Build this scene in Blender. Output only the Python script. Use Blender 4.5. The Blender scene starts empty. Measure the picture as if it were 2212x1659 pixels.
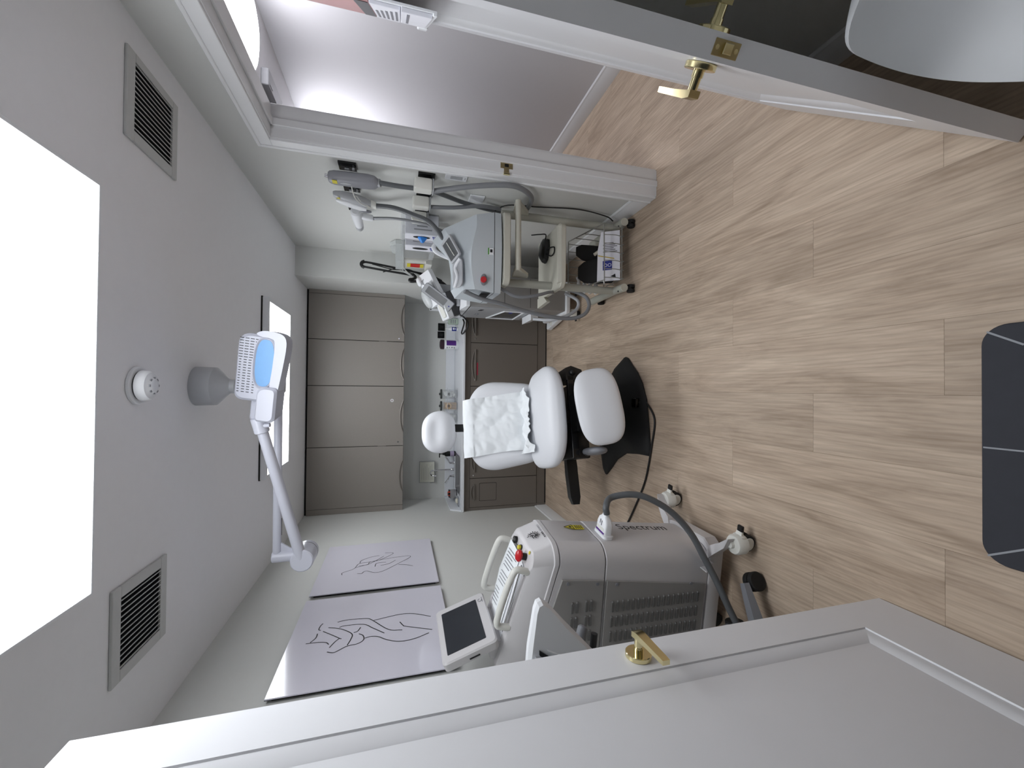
import bpy, bmesh, math, random
from mathutils import Matrix, Vector, noise
random.seed(7)
V = Vector
C = bpy.context.scene.collection
sc = bpy.context.scene

# ------------------------------------------------------------------ camera, world, exposure
EYE = V((0, 0, 1.57))
RT = V((0.99989245, -0.00900675, 0.01157462))      # photographer's right
DN = V((0.00873805, -0.26798644, -0.96338306))     # photographer's down
FW = V((0.0117788, 0.96338058, -0.26787892))       # viewing direction
cam_d = bpy.data.cameras.new('camera')
cam_d.sensor_fit = 'HORIZONTAL'; cam_d.sensor_width = 36.0
cam_d.lens = 36.0 * 888.9 / 2212.0
cam_d.clip_start = 0.02
cam = bpy.data.objects.new('camera', cam_d); C.objects.link(cam)
# the phone was held turned by a quarter: picture right is world down
cam.matrix_world = Matrix(((DN.x, RT.x, -FW.x, EYE.x), (DN.y, RT.y, -FW.y, EYE.y), (DN.z, RT.z, -FW.z, EYE.z), (0, 0, 0, 1)))
sc.camera = cam
w = bpy.data.worlds.new('world'); sc.world = w; w.use_nodes = True
w.node_tree.nodes['Background'].inputs[0].default_value = (0.60, 0.66, 0.75, 1)
w.node_tree.nodes['Background'].inputs[1].default_value = 0.02
vs = sc.view_settings
vs.view_transform = 'Standard'; vs.look = 'None'; vs.gamma = 1.0; vs.use_curve_mapping = False
vs.exposure = 0.30
PANEL_POWER = 7.5
HALL_POWER = 10.0

# ------------------------------------------------------------------ materials
MATS = {}
def s2l(c):
    return tuple(((x / 255) / 12.92 if x / 255 <= 0.04045 else ((x / 255 + 0.055) / 1.055) ** 2.4) for x in c)
def mat(name, col, rough=0.5, metal=0.0, var=0.04, scale=40, bump=0.0, trans=0.0, spec=0.5, coat=0.0):
    if name in MATS: return MATS[name]
    m = bpy.data.materials.new(name); m.use_nodes = True
    nt = m.node_tree; p = nt.nodes['Principled BSDF']
    tc = nt.nodes.new('ShaderNodeTexCoord')
    nz = nt.nodes.new('ShaderNodeTexNoise'); nz.inputs['Scale'].default_value = scale; nz.inputs['Detail'].default_value = 3
    nt.links.new(tc.outputs['Object'], nz.inputs['Vector'])
    mx = nt.nodes.new('ShaderNodeMixRGB'); c = s2l(col)
    mx.inputs[1].default_value = (*[max(0, x * (1 - var)) for x in c], 1)
    mx.inputs[2].default_value = (*[min(1, x * (1 + var)) for x in c], 1)
    nt.links.new(nz.outputs['Fac'], mx.inputs[0]); nt.links.new(mx.outputs[0], p.inputs['Base Color'])
    p.inputs['Roughness'].default_value = rough; p.inputs['Metallic'].default_value = metal
    p.inputs['Specular IOR Level'].default_value = spec
    if trans: p.inputs['Transmission Weight'].default_value = trans; p.inputs['IOR'].default_value = 1.3
    if coat: p.inputs['Coat Weight'].default_value = coat; p.inputs['Coat Roughness'].default_value = 0.08
    if bump:
        b = nt.nodes.new('ShaderNodeBump'); b.inputs['Strength'].default_value = bump; b.inputs['Distance'].default_value = 0.002
        n2 = nt.nodes.new('ShaderNodeTexNoise'); n2.inputs['Scale'].default_value = scale * 6; n2.inputs['Detail'].default_value = 2
        nt.links.new(tc.outputs['Object'], n2.inputs['Vector'])
        nt.links.new(n2.outputs['Fac'], b.inputs['Height']); nt.links.new(b.outputs['Normal'], p.inputs['Normal'])
    MATS[name] = m; return m
def emit(name, col, power):
    m = bpy.data.materials.new(name); m.use_nodes = True
    nt = m.node_tree; nt.nodes.remove(nt.nodes['Principled BSDF'])
    e = nt.nodes.new('ShaderNodeEmission'); e.inputs[0].default_value = (*col, 1); e.inputs[1].default_value = power
    nt.links.new(e.outputs[0], nt.nodes['Material Output'].inputs[0]); return m
def pane(name, col, body):
    """thin clear plastic: mostly see-through, a little milky, with a gloss"""
    m = bpy.data.materials.new(name); m.use_nodes = True
    nt = m.node_tree; p = nt.nodes['Principled BSDF']; c = s2l(col)
    p.inputs['Base Color'].default_value = (*c, 1); p.inputs['Roughness'].default_value = 0.12
    tr = nt.nodes.new('ShaderNodeBsdfTransparent'); mx = nt.nodes.new('ShaderNodeMixShader')
    nz = nt.nodes.new('ShaderNodeTexNoise'); nz.inputs['Scale'].default_value = 12
    mr = nt.nodes.new('ShaderNodeMapRange'); mr.inputs['To Min'].default_value = body * .9; mr.inputs['To Max'].default_value = body * 1.1
    nt.links.new(nz.outputs['Fac'], mr.inputs['Value']); nt.links.new(mr.outputs[0], mx.inputs[0])
    nt.links.new(tr.outputs[0], mx.inputs[1]); nt.links.new(p.outputs[0], mx.inputs[2])
    nt.links.new(mx.outputs[0], nt.nodes['Material Output'].inputs[0]); return m
def wood():
    m = bpy.data.materials.new('oak_vinyl'); m.use_nodes = True
    nt = m.node_tree; N = nt.nodes; L = nt.links; p = N['Principled BSDF']
    tc = N.new('ShaderNodeTexCoord'); oi = N.new('ShaderNodeObjectInfo')
    add = N.new('ShaderNodeVectorMath'); add.operation = 'ADD'
    mul = N.new('ShaderNodeVectorMath'); mul.operation = 'SCALE'; mul.inputs['Scale'].default_value = 23.0
    cb = N.new('ShaderNodeCombineXYZ'); L.new(oi.outputs['Random'], cb.inputs[0]); L.new(oi.outputs['Random'], cb.inputs[1]); L.new(oi.outputs['Random'], cb.inputs[2])
    L.new(cb.outputs[0], mul.inputs[0]); L.new(tc.outputs['Object'], add.inputs[0]); L.new(mul.outputs[0], add.inputs[1])
    def mapped(sx, sy):
        mp = N.new('ShaderNodeMapping'); mp.inputs['Scale'].default_value = (sx, sy, 1); L.new(add.outputs[0], mp.inputs[0]); return mp
    # broad cathedral figure: warped bands stretched along the plank
    n1 = N.new('ShaderNodeTexNoise'); n1.inputs['Scale'].default_value = 1.0; n1.inputs['Detail'].default_value = 5; n1.inputs['Roughness'].default_value = 0.62; n1.inputs['Distortion'].default_value = 0.9
    L.new(mapped(9, 1.5).outputs[0], n1.inputs['Vector'])
    rm = N.new('ShaderNodeValToRGB'); L.new(n1.outputs['Fac'], rm.inputs[0])
    cr = rm.color_ramp; cr.elements[0].position = 0.26; cr.elements[1].position = 0.74
    cr.elements[0].color = (*s2l((160, 141, 122)), 1); cr.elements[1].color = (*s2l((208, 190, 170)), 1)
    e = cr.elements.new(0.47); e.color = (*s2l((186, 167, 148)), 1)
    # fine pale grain streaks
    n2 = N.new('ShaderNodeTexNoise'); n2.inputs['Scale'].default_value = 1.0; n2.inputs['Detail'].default_value = 4; n2.inputs['Distortion'].default_value = 0.5
    L.new(mapped(95, 5.5).outputs[0], n2.inputs['Vector'])
    r2 = N.new('ShaderNodeValToRGB'); L.new(n2.outputs['Fac'], r2.inputs[0])
    r2.color_ramp.elements[0].position = 0.40; r2.color_ramp.elements[1].position = 0.66
    r2.color_ramp.elements[0].color = (0.86, 0.85, 0.84, 1); r2.color_ramp.elements[1].color = (1.10, 1.10, 1.10, 1)
    mx = N.new('ShaderNodeMixRGB'); mx.blend_type = 'MULTIPLY'; mx.inputs[0].default_value = 0.75
    L.new(rm.outputs[0], mx.inputs[1]); L.new(r2.outputs[0], mx.inputs[2])
    # growth-ring figure seen on some stretches
    wv = N.new('ShaderNodeTexWave'); wv.wave_type = 'BANDS'; wv.bands_direction = 'X'; wv.inputs['Scale'].default_value = 5.5; wv.inputs['Distortion'].default_value = 9.0; wv.inputs['Detail'].default_value = 2; wv.inputs['Detail Scale'].default_value = 0.55
    L.new(mapped(3.4, 0.75).outputs[0], wv.inputs['Vector'])
    r3 = N.new('ShaderNodeValToRGB'); L.new(wv.outputs['Fac'], r3.inputs[0])
    r3.color_ramp.elements[0].position = 0.0; r3.color_ramp.elements[0].color = (0.88, 0.86, 0.84, 1)
    r3.color_ramp.elements[1].position = 0.5; r3.color_ramp.elements[1].color = (1, 1, 1, 1)
    mx2 = N.new('ShaderNodeMixRGB'); mx2.blend_type = 'MULTIPLY'; mx2.inputs[0].default_value = 0.7
    L.new(mx.outputs[0], mx2.inputs[1]); L.new(r3.outputs[0], mx2.inputs[2])
    # tone of the single plank
    mr = N.new('ShaderNodeMapRange'); mr.inputs['To Min'].default_value = 0.94; mr.inputs['To Max'].default_value = 1.06
    L.new(oi.outputs['Random'], mr.inputs['Value'])
    mx3 = N.new('ShaderNodeMixRGB'); mx3.blend_type = 'MULTIPLY'; mx3.inputs[0].default_value = 1.0
    L.new(mx2.outputs[0], mx3.inputs[1]); L.new(mr.outputs[0], mx3.inputs[2])
    L.new(mx3.outputs[0], p.inputs['Base Color'])
    p.inputs['Roughness'].default_value = 0.5; p.inputs['Specular IOR Level'].default_value = 0.3
    b = N.new('ShaderNodeBump'); b.inputs['Strength'].default_value = 0.12; b.inputs['Distance'].default_value = 0.001
    L.new(n2.outputs['Fac'], b.inputs['Height']); L.new(b.outputs[0], p.inputs['Normal'])
    return m

M_wall = mat('wall_paint', (212, 213, 210), 0.75, var=0.015, scale=30, bump=0.05)
M_ceil = mat('ceiling_paint', (240, 240, 243), 0.85, var=0.015, scale=30, bump=0.05)
M_trim = mat('trim_enamel', (232, 233, 235), 0.35, var=0.01)
M_door = mat('door_enamel', (226, 227, 231), 0.38, var=0.012, scale=20)
M_hall = mat('hall_paint', (224, 224, 228), 0.75, var=0.01)
M_wood = wood()
M_sub = mat('subfloor', (92, 74, 60), 0.8)
M_upper = mat('taupe_laminate', (142, 136, 130), 0.42, var=0.05, scale=120)
M_lower = mat('dark_taupe_laminate', (116, 109, 102), 0.45, var=0.05, scale=120)
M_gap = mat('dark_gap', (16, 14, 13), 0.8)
M_pull = mat('taupe_pull', (128, 122, 116), 0.35, metal=0.3)
M_steel = mat('brushed_steel', (190, 190, 192), 0.28, metal=1.0)
M_chrome = mat('chrome', (225, 225, 228), 0.07, metal=1.0)
M_brass = mat('polished_brass', (232, 220, 172), 0.13, metal=1.0)
M_brassd = mat('aged_brass', (190, 174, 132), 0.3, metal=1.0)
M_top = mat('white_solid_surface', (232, 235, 240), 0.25, var=0.02)
M_vinyl = mat('white_vinyl', (230, 232, 237), 0.42, var=0.01, scale=200, bump=0.06)
M_paper = mat('tissue_paper', (240, 244, 247), 0.75, var=0.01, scale=15)
M_black = mat('black_plastic', (16, 16, 17), 0.38)
M_blackm = mat('matt_black', (20, 20, 21), 0.7)
M_blackg = mat('gloss_black', (8, 8, 9), 0.12)
M_rubber = mat('black_rubber', (22, 22, 23), 0.75)
M_machine = mat('warm_white_case', (208, 206, 208), 0.38, var=0.01)
M_machine2 = mat('pale_grey_case', (196, 203, 208), 0.4, var=0.01)
M_panelg = mat('shaded_grey_panel', (150, 148, 146), 0.45, var=0.01)  # grey darkened to carry the shade on the machines' side faces
M_louver = mat('louver_shadow_grey', (104, 103, 102), 0.55)
M_seam = mat('seam_grey', (58, 58, 60), 0.6)
M_cream = mat('cream_plastic', (226, 226, 220), 0.42, var=0.01)
M_beige = mat('cart_cream', (196, 194, 182), 0.45, var=0.012)
M_cartmetal = mat('cart_grey_metal', (172, 172, 162), 0.42, var=0.015)
M_wire = mat('wire_grey', (150, 150, 146), 0.35, metal=0.4)
M_cable = mat('grey_cable', (128, 130, 134), 0.4)
M_cabled = mat('dark_grey_cable', (92, 95, 98), 0.42)
M_bcable = mat('black_cable', (14, 14, 15), 0.5)
M_grey = mat('mid_grey_plastic', (128, 130, 136), 0.42)
M_lgrey = mat('light_grey_plastic', (176, 178, 182), 0.42)
M_white = mat('white_plastic', (236, 238, 242), 0.35, var=0.008)
M_lamp = mat('lamp_white', (208, 210, 222), 0.3, var=0.006)
M_lamphead = mat('lamp_head_dimmed', (184, 186, 198), 0.34, var=0.006)  # lamp white darkened to offset the near panel's strong light on the head
M_blue = mat('blue_inset', (98, 152, 204), 0.4)
M_screen = mat('dark_screen', (44, 47, 54), 0.16)
M_screen2 = mat('grey_screen', (84, 86, 88), 0.25)
M_red = mat('red_button', (190, 24, 34), 0.28)
M_yellow = mat('yellow_label', (214, 200, 48), 0.5)
M_ink = mat('ink', (20, 20, 24), 0.6)
M_inkg = mat('grey_ink', (130, 130, 138), 0.6)
M_navy = mat('navy_print', (40, 52, 140), 0.5)
M_purple = mat('purple_label', (84, 38, 128), 0.4)
M_print = mat('gloss_print', (222, 220, 232), 0.12, var=0.006, coat=0.6)
M_edge = mat('black_edge', (14, 14, 15), 0.5)
M_acry = pane('clear_acrylic', (228, 232, 236), .16)
M_tint = pane('cloudy_plastic', (226, 230, 230), .55)
M_green = mat('pale_green_plastic', (196, 212, 196), 0.35, trans=0.3)
M_box = mat('carton_white', (232, 232, 240), 0.6)
M_boxg = mat('carton_grey', (196, 197, 204), 0.6)
M_glove = mat('blue_nitrile', (58, 142, 232), 0.45)
M_sharpred = mat('sharps_red', (196, 34, 30), 0.5)
M_sharp = mat('sharps_grey', (206, 205, 198), 0.5)
M_tan = mat('tan_sticks', (206, 176, 140), 0.7, var=0.2, scale=200)
M_cotton = mat('cotton', (240, 242, 240), 0.9, bump=0.4)
M_towel = mat('paper_notice', (212, 212, 200), 0.7, var=0.02)
M_lilac = mat('lilac_label', (172, 158, 186), 0.5)
M_mat = mat('charcoal_mat', (48, 50, 58), 0.75, var=0.12, scale=25, bump=0.1)
M_matline = mat('mat_line', (150, 154, 160), 0.6)
M_ventin = mat('vent_shade', (8, 8, 11), 0.9, spec=0.1)  # black stands in for the shade of a deep recess behind the slats
M_slat = mat('vent_slat', (196, 197, 196), 0.5)
M_pink = mat('pink_print', (196, 150, 150), 0.5)
M_soap = mat('ivory_soap', (226, 222, 206), 0.45)
M_gold = mat('gold_print', (196, 170, 80), 0.5)
M_panel_on = emit('panel_light', (0.94, 0.97, 1.0), PANEL_POWER)
M_hall_on = emit('hall_light', (0.96, 0.95, 1.0), HALL_POWER)
M_hall_on2 = emit('hall_light_far', (0.96, 0.95, 1.0), HALL_POWER * 2.4)

# ------------------------------------------------------------------ mesh builder
def frame(o, x, y):
    """matrix with origin o, local x along x, local y along (orthogonalised) y"""
    x = V(x).normalized(); y = V(y); y = (y - x * y.dot(x)).normalized(); z = x.cross(y)
    return Matrix(((x.x, y.x, z.x, o[0]), (x.y, y.y, z.y, o[1]), (x.z, y.z, z.z, o[2]), (0, 0, 0, 1)))
def spline(pts, k=6):
    P = [V(p) for p in pts]
    if len(P) < 3: return P
    out = []
    for i in range(len(P) - 1):
        a = P[i - 1] if i else P[0] * 2 - P[1]; b = P[i]; c = P[i + 1]; d = P[i + 2] if i + 2 < len(P) else c * 2 - b
        for j in range(k):
            t = j / k
            out.append(0.5 * ((2 * b) + (c - a) * t + (2 * a - 5 * b + 4 * c - d) * t * t + (3 * b - a - 3 * c + d) * t ** 3))
    out.append(P[-1]); return out
def rrect(x0, y0, x1, y1, r, n=5):
    o = []
    if not isinstance(r, (list, tuple)): r = (r,) * 4
    for (cx, cy, a, rr) in ((x1 - r[0], y1 - r[0], 0, r[0]), (x0 + r[1], y1 - r[1], 90, r[1]), (x0 + r[2], y0 + r[2], 180, r[2]), (x1 - r[3], y0 + r[3], 270, r[3])):
        if rr <= 1e-6: o.append((cx, cy)); continue
        for i in range(n + 1):
            t = math.radians(a + 90 * i / n); o.append((cx + rr * math.cos(t), cy + rr * math.sin(t)))
    return o
class B:
    def __init__(s, M=None): s.bm = bmesh.new(); s.M = M
    def add(s, vs, fs, M=None):
        M = M if M is not None else s.M
        bv = [s.bm.verts.new(M @ V(v) if M is not None else V(v)) for v in vs]
        for f in fs:
            try: s.bm.faces.new([bv[i] for i in f])
            except ValueError: pass
        return s
    def box(s, x0, y0, z0, x1, y1, z1, bev=0.0, seg=1, M=None):
        vs = [(x, y, z) for z in (z0, z1) for y in (y0, y1) for x in (x0, x1)]
        fs = [(0, 2, 3, 1), (4, 5, 7, 6), (0, 1, 5, 4), (2, 6, 7, 3), (0, 4, 6, 2), (1, 3, 7, 5)]
        if bev <= 0: return s.add(vs, fs, M)
        t = bmesh.new(); bv = [t.verts.new(v) for v in vs]
        for f in fs: t.faces.new([bv[i] for i in f])
        bmesh.ops.bevel(t, geom=t.edges[:], offset=bev, segments=seg, affect='EDGES', profile=0.5)
        t.verts.index_update()
        s.add([v.co.copy() for v in t.verts], [[v.index for v in f.verts] for f in t.faces], M); t.free(); return s
    def loft(s, rings, cap0=True, cap1=True, M=None, closed=True):
        n = len(rings[0]); vs = [p for r in rings for p in r]; fs = []
        for i in range(len(rings) - 1):
            for j in range(n if closed else n - 1):
                k = (j + 1) % n; fs.append((i * n + j, i * n + k, (i + 1) * n + k, (i + 1) * n + j))
        if cap0: fs.append(tuple(range(n - 1, -1, -1)))
        if cap1: fs.append(tuple((len(rings) - 1) * n + j for j in range(n)))
        return s.add(vs, fs, M)
    def tube(s, pts, r, n=8, k=6, smooth=True, M=None, caps=True):
        P = spline(pts, k) if smooth else [V(p) for p in pts]
        m = len(P); rings = []; up = None
        for i, p in enumerate(P):
            t = (P[min(i + 1, m - 1)] - P[max(i - 1, 0)])
            if t.length < 1e-9: t = V((0, 0, 1))
            t.normalize()
            if up is None: up = t.orthogonal().normalized()
            up = (up - t * up.dot(t)).normalized() if (up - t * up.dot(t)).length > 1e-6 else t.orthogonal().normalized()
            q = t.cross(up)
            rr = r if not isinstance(r, (list, tuple)) else r[0] + (r[1] - r[0]) * i / (m - 1) if len(r) == 2 else r[i] if not isinstance(r, float) else r
            rings.append([p + up * (rr * math.cos(2 * math.pi * j / n)) + q * (rr * math.sin(2 * math.pi * j / n)) for j in range(n)])
        return s.loft(rings, caps, caps, M)
    def cyl(s, p0, p1, r0, r1=None, n=20, bev=0.0, M=None):
        p0 = V(p0); p1 = V(p1); d = (p1 - p0); L = d.length; d.normalize(); u = d.orthogonal().normalized(); q = d.cross(u)
        r1 = r0 if r1 is None else r1
        prof = [(r0, 0), (r1, L)] if not bev else [(r0 - bev, 0), (r0, bev), (r1, L - bev), (r1 - bev, L)]
        return s.loft([[p0 + d * z + u * (r * math.cos(2 * math.pi * j / n)) + q * (r * math.sin(2 * math.pi * j / n)) for j in range(n)] for r, z in prof], True, True, M)
    def lathe(s, prof, o=(0, 0, 0), n=24, M=None):
        return s.loft([[(o[0] + r * math.cos(2 * math.pi * j / n), o[1] + r * math.sin(2 * math.pi * j / n), o[2] + z) for j in range(n)] for r, z in prof], True, True, M)
    def prism(s, poly, a, b, ax='z', bev=0.0, M=None):
        f = {'z': lambda p, h: (p[0], p[1], h), 'y': lambda p, h: (p[0], h, p[1]), 'x': lambda p, h: (h, p[0], p[1])}[ax]
        if not bev: return s.loft([[f(p, a) for p in poly], [f(p, b) for p in poly]], True, True, M)
        cx = sum(p[0] for p in poly) / len(poly); cy = sum(p[1] for p in poly) / len(poly)
        def ins(p):
            d = math.hypot(p[0] - cx, p[1] - cy); k = max(0.0, 1 - bev / max(d, 1e-6)); return (cx + (p[0] - cx) * k, cy + (p[1] - cy) * k)
        q = [ins(p) for p in poly]; sg = 1 if b > a else -1
        return s.loft([[f(p, a) for p in q], [f(p, a + sg * bev) for p in poly], [f(p, b - sg * bev) for p in poly], [f(p, b) for p in q]], True, True, M)
    def pad(s, c, h, n1=3.2, n2=2.6, nu=40, nv=14, M=None, warp=None):
        def sp(x, e): return math.copysign(abs(x) ** e, x)
        rings = []
        for i in range(1, nv):
            ph = -math.pi / 2 + math.pi * i / nv; cv = sp(math.cos(ph), 2 / n2); sv = sp(math.sin(ph), 2 / n2); ring = []
            for j in range(nu):
                th = 2 * math.pi * j / nu
                p = V((h[0] * cv * sp(math.cos(th), 2 / n1), h[1] * cv * sp(math.sin(th), 2 / n1), h[2] * sv))
                if warp: p = warp(p)
                ring.append(V(c) + p)
            rings.append(ring)
        return s.loft(rings, True, True, M)
    def slab(s, out2d, t, dome=0.0, M=None, edge=0.35):
        """cushion from an outline in local xy, thickness t along z, rounded edges, slightly domed faces"""
        cx = sum(p[0] for p in out2d) / len(out2d); cy = sum(p[1] for p in out2d) / len(out2d)
        md = sum(math.hypot(p[0] - cx, p[1] - cy) for p in out2d) / len(out2d)
        e = edge * t / md; h = t / 2
        lv = [(-h - dome, .35), (-h - dome * .6, .75), (-h, 1 - e), (-h * .72, 1 - e * .35), (-h * .3, 1 - e * .04), (h * .3, 1 - e * .04), (h * .72, 1 - e * .35), (h, 1 - e), (h + dome * .6, .75), (h + dome, .35)]
        return s.loft([[(cx + (p[0] - cx) * k, cy + (p[1] - cy) * k, z) for p in out2d] for z, k in lv], True, True, M)
def tag(o, label=None, cat=None, group=None, kind=None):
    if label: o['label'] = label
    if cat: o['category'] = cat
    if group: o['group'] = group
    if kind: o['kind'] = kind
    return o
def rootm(o):
    m = o.matrix_basis.copy()
    while o.parent: o = o.parent; m = o.matrix_basis @ m
    return m
def part(name, b, m, parent=None, ang=35, label=None, kind=None):
    """link the builder's (world-space) geometry as one mesh object"""
    bmesh.ops.recalc_face_normals(b.bm, faces=b.bm.faces[:])
    if parent is not None: b.bm.transform(rootm(parent).inverted())
    me = bpy.data.meshes.new(name); b.bm.to_mesh(me); b.bm.free()
    me.materials.append(m); me.shade_smooth(); me.set_sharp_from_angle(angle=math.radians(ang))
    o = bpy.data.objects.new(name, me); C.objects.link(o)
    if parent is not None: o.parent = parent
    if label: o['label'] = label
    if kind: o['kind'] = kind
    return o
def solid(name, b, m, label, cat, loc=None, group=None, ang=35):
    """a thing that is one mesh, its origin moved to loc"""
    if loc: b.bm.transform(Matrix.Translation(-V(loc)))
    o = part(name, b, m, None, ang); 
    if loc: o.location = loc
    return tag(o, label, cat, group)
def thing(name, label, cat, loc=(0, 0, 0), rotz=0.0, group=None):
    o = bpy.data.objects.new(name, None); o.empty_display_size = 0.05; C.objects.link(o)
    o.location = loc; o.rotation_euler = (0, 0, rotz); o.matrix_basis = Matrix.Translation(V(loc)) @ Matrix.Rotation(rotz, 4, 'Z')
    return tag(o, label, cat, group)
def struct(name, b, m, parent=None, ang=35):
    o = part(name, b, m, parent, ang)
    if parent is None: o['kind'] = 'structure'
    return o
def sib(name, src, parent, off):
    """another piece that shares src's mesh, moved by off (world axes of an unrotated parent)"""
    o = bpy.data.objects.new(name, src.data); C.objects.link(o); o.parent = parent; o.location = off; return o
def text(s, size, o, right, up, m, parent, name='lettering', thick=0.0004, align='CENTER', spacing=1.0):
    cu = bpy.data.curves.new(name, 'FONT'); cu.body = s; cu.size = size; cu.align_x = align; cu.align_y = 'CENTER'
    cu.extrude = thick; cu.resolution_u = 3; cu.space_character = spacing
    t = bpy.data.objects.new(name, cu); C.objects.link(t)
    dg = bpy.context.evaluated_depsgraph_get()
    me = bpy.data.meshes.new_from_object(t.evaluated_get(dg))
    bpy.data.objects.remove(t); bpy.data.curves.remove(cu)
    me.transform(frame(o, right, up))
    if parent is not None: me.transform(rootm(parent).inverted())
    me.materials.clear(); me.materials.append(m)
    ob = bpy.data.objects.new(name, me); C.objects.link(ob); ob.parent = parent
    return ob
def stroke(b, pts, wdt, nrm, k=5, lift=0.0005):
    """a flat ribbon following pts on a surface with normal nrm"""
    P = spline(pts, k) if len(pts) > 2 else [V(p) for p in pts]
    N = V(nrm).normalized(); a = []; m = len(P)
    for i, p in enumerate(P):
        t = (P[min(i + 1, m - 1)] - P[max(i - 1, 0)]).normalized(); q = N.cross(t) * (wdt / 2)
        a.append((p + q + N * lift, p - q + N * lift))
    vs = [v for pr in a for v in pr]
    b.add(vs, [(2 * i, 2 * i + 1, 2 * i + 3, 2 * i + 2) for i in range(m - 1)])

# ------------------------------------------------------------------ the setting
XL, XR, XJ, XH, YB, ZC = -1.27, 1.234, 1.39, 2.39, 4.84, 2.443
XC, YC = 0.9735, 3.948                      # chase in the far right corner
DY0, DY1, DH = 1.36, 2.262, 2.189           # side doorway
fl = struct('floor', B().box(XL - .1, -1.2, -.06, XH + .1, 6.1, -.008), M_sub)
PW, PL = .228, 1.206
def plank_mesh():
    b = B().box(-PW / 2 + .00015, -PL / 2 + .00015, -.008, PW / 2 - .00015, PL / 2 - .00015, 0, bev=.0005)
    me = bpy.data.meshes.new('plank'); b.bm.to_mesh(me); b.bm.free(); me.materials.append(M_wood); return me
pm = plank_mesh()
for k in range(-6, 11):
    x = .106 + PW * k
    off = .836 + .402 * ((-k) % 3)
    for j in range(-2, 5):
        y = off + PL * (j - .5)
        if y + PL / 2 < -.6 or y - PL / 2 > 6.0: continue
        if x < 1.3 and y - PL / 2 > 4.35: continue
        if x > 1.5 and y < .4: continue
        o = bpy.data.objects.new('plank', pm); C.objects.link(o); o.parent = fl; o.location = (x, y, 0)
struct('ceiling', B().box(XL - .1, -1.2, ZC, XJ, YB + .1, ZC + .1).box(XJ, .2, ZC, XH + .1, 6.1, ZC + .1), M_ceil)
struct('wall_left', B().box(XL - .1, -1.2, -.008, XL, YB + .1, ZC), M_wall)
struct('wall_back', B().box(XL, YB, -.008, XC, YB + .1, ZC), M_wall)
b = B().box(XR, -.30, -.008, XJ, DY0 - .02, ZC).box(XR, DY0 - .02, DH + .02, XJ, DY1 + .02, ZC).box(XR, DY1 + .02, -.008, XJ, YC, ZC)
b.box(XC, YC, -.008, XJ, YB + .1, ZC)
struct('wall_right', b, M_wall)
b = B().box(XL, -.07, -.008, -.735, .05, ZC).box(.245, -.42, -.008, XJ, -.30, ZC).box(.245, -.30, -.008, .30, -.07, ZC).box(-.735, -.07, 2.2, .30, .05, ZC).box(.30, -.30, 2.2, XR, .05, ZC)
struct('wall_front', b, M_wall)
struct('wall_hall', B().box(XH, .2, -.008, XH + .1, 6.1, ZC).box(XJ, 6.0, -.008, XH, 6.1, ZC).box(XJ, .2, -.008, XH, .3, ZC).box(XJ - .01, .3, -.008, XJ, DY0 - .02, ZC).box(XJ - .01, DY1 + .02, -.008, XJ, 6, ZC), M_hall)
def base_prof(t=.015, h=.128): return [(0, 0), (t, 0), (t, h - .028), (t - .004, h - .022), (t - .004, h - .008), (.004, h), (0, h)]
def baseboard(name, p0, p1, nrm):
    p0 = V(p0); p1 = V(p1); n = V(nrm); pr = base_prof()
    struct(name, B().loft([[p + n * a + V((0, 0, z)) for a, z in pr] for p in (p0, p1)]), M_trim)
baseboard('baseboard_left', (XL, .05, 0), (XL, 4.235, 0), (1, 0, 0))
baseboard('baseboard_right', (XR, -.30, 0), (XR, DY0 - .095, 0), (-1, 0, 0))
baseboard('baseboard_right_far', (XR, DY1 + .075, 0), (XR, YC, 0), (-1, 0, 0))
baseboard('baseboard_chase', (XC, YC, 0), (XC, 4.235, 0), (-1, 0, 0))
baseboard('baseboard_chase_end', (XR, YC, 0), (XC - .015, YC, 0), (0, -1, 0))
baseboard('baseboard_hall', (XH, .3, 0), (XH, 6, 0), (-1, 0, 0))

# side doorway: jambs, stops and casings
def jamb(name, y, s):
    b = B().box(XR - .002, min(y, y + s * .02), 0, XJ + .002, max(y, y + s * .02), DH)
    b.box(XR + .055, min(y, y - s * .011), 0, XR + .092, max(y, y - s * .011), DH - .001, bev=.002)
    o = struct(name, b, M_trim)
    b = B()
    for x0, x1, x2 in ((XR, XR - .014, XR - .020), (XJ, XJ + .014, XJ + .020)):
        b.box(min(x0, x1), min(y + s * .004, y + s * .062), 0, max(x0, x1), max(y + s * .004, y + s * .062), DH + .004, bev=.002)
        b.box(min(x0, x2), min(y + s * .058, y + s * .075), 0, max(x0, x2), max(y + s * .058, y + s * .075), DH + .06, bev=.003)
    part('casing', b, M_trim, o)
    return o
jf = jamb('trim_1', DY1, 1)
part('strike_plate', B().box(1.257, DY1 - .0016, .948, 1.288, DY1 + .001, 1.020).box(XR - .004, DY1 - .0016, .970, 1.258, DY1 + .001, 1.0), M_brassd, jf, label='brass strike plate')
part('latch_hole', B().box(1.266, DY1 - .0022, .972, 1.284, DY1, .996), M_gap, jf)
part('plate_lip', B().cyl((XR - .008, DY1 - .003, .968), (XR - .008, DY1 - .003, 1.002), .008, n=10), M_brass, jf)
jn = jamb('trim_2', DY0, -1)
b = B().box(XR - .002, DY0 - .02, DH, XJ + .002, DY1 + .02, DH + .02).box(XR + .055, DY0, DH - .011, XR + .092, DY1, DH, bev=.002)
hd = struct('trim_3', b, M_trim)
b = B()
for x0, x1, x2 in ((XR, XR - .014, XR - .020), (XJ, XJ + .014, XJ + .020)):
    b.box(min(x0, x1), DY0 - .062, DH + .004, max(x0, x1), DY1 + .062, DH + .062, bev=.002)
    b.box(min(x0, x2), DY0 - .075, DH + .058, max(x0, x2), DY1 + .075, DH + .075, bev=.003)
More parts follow.
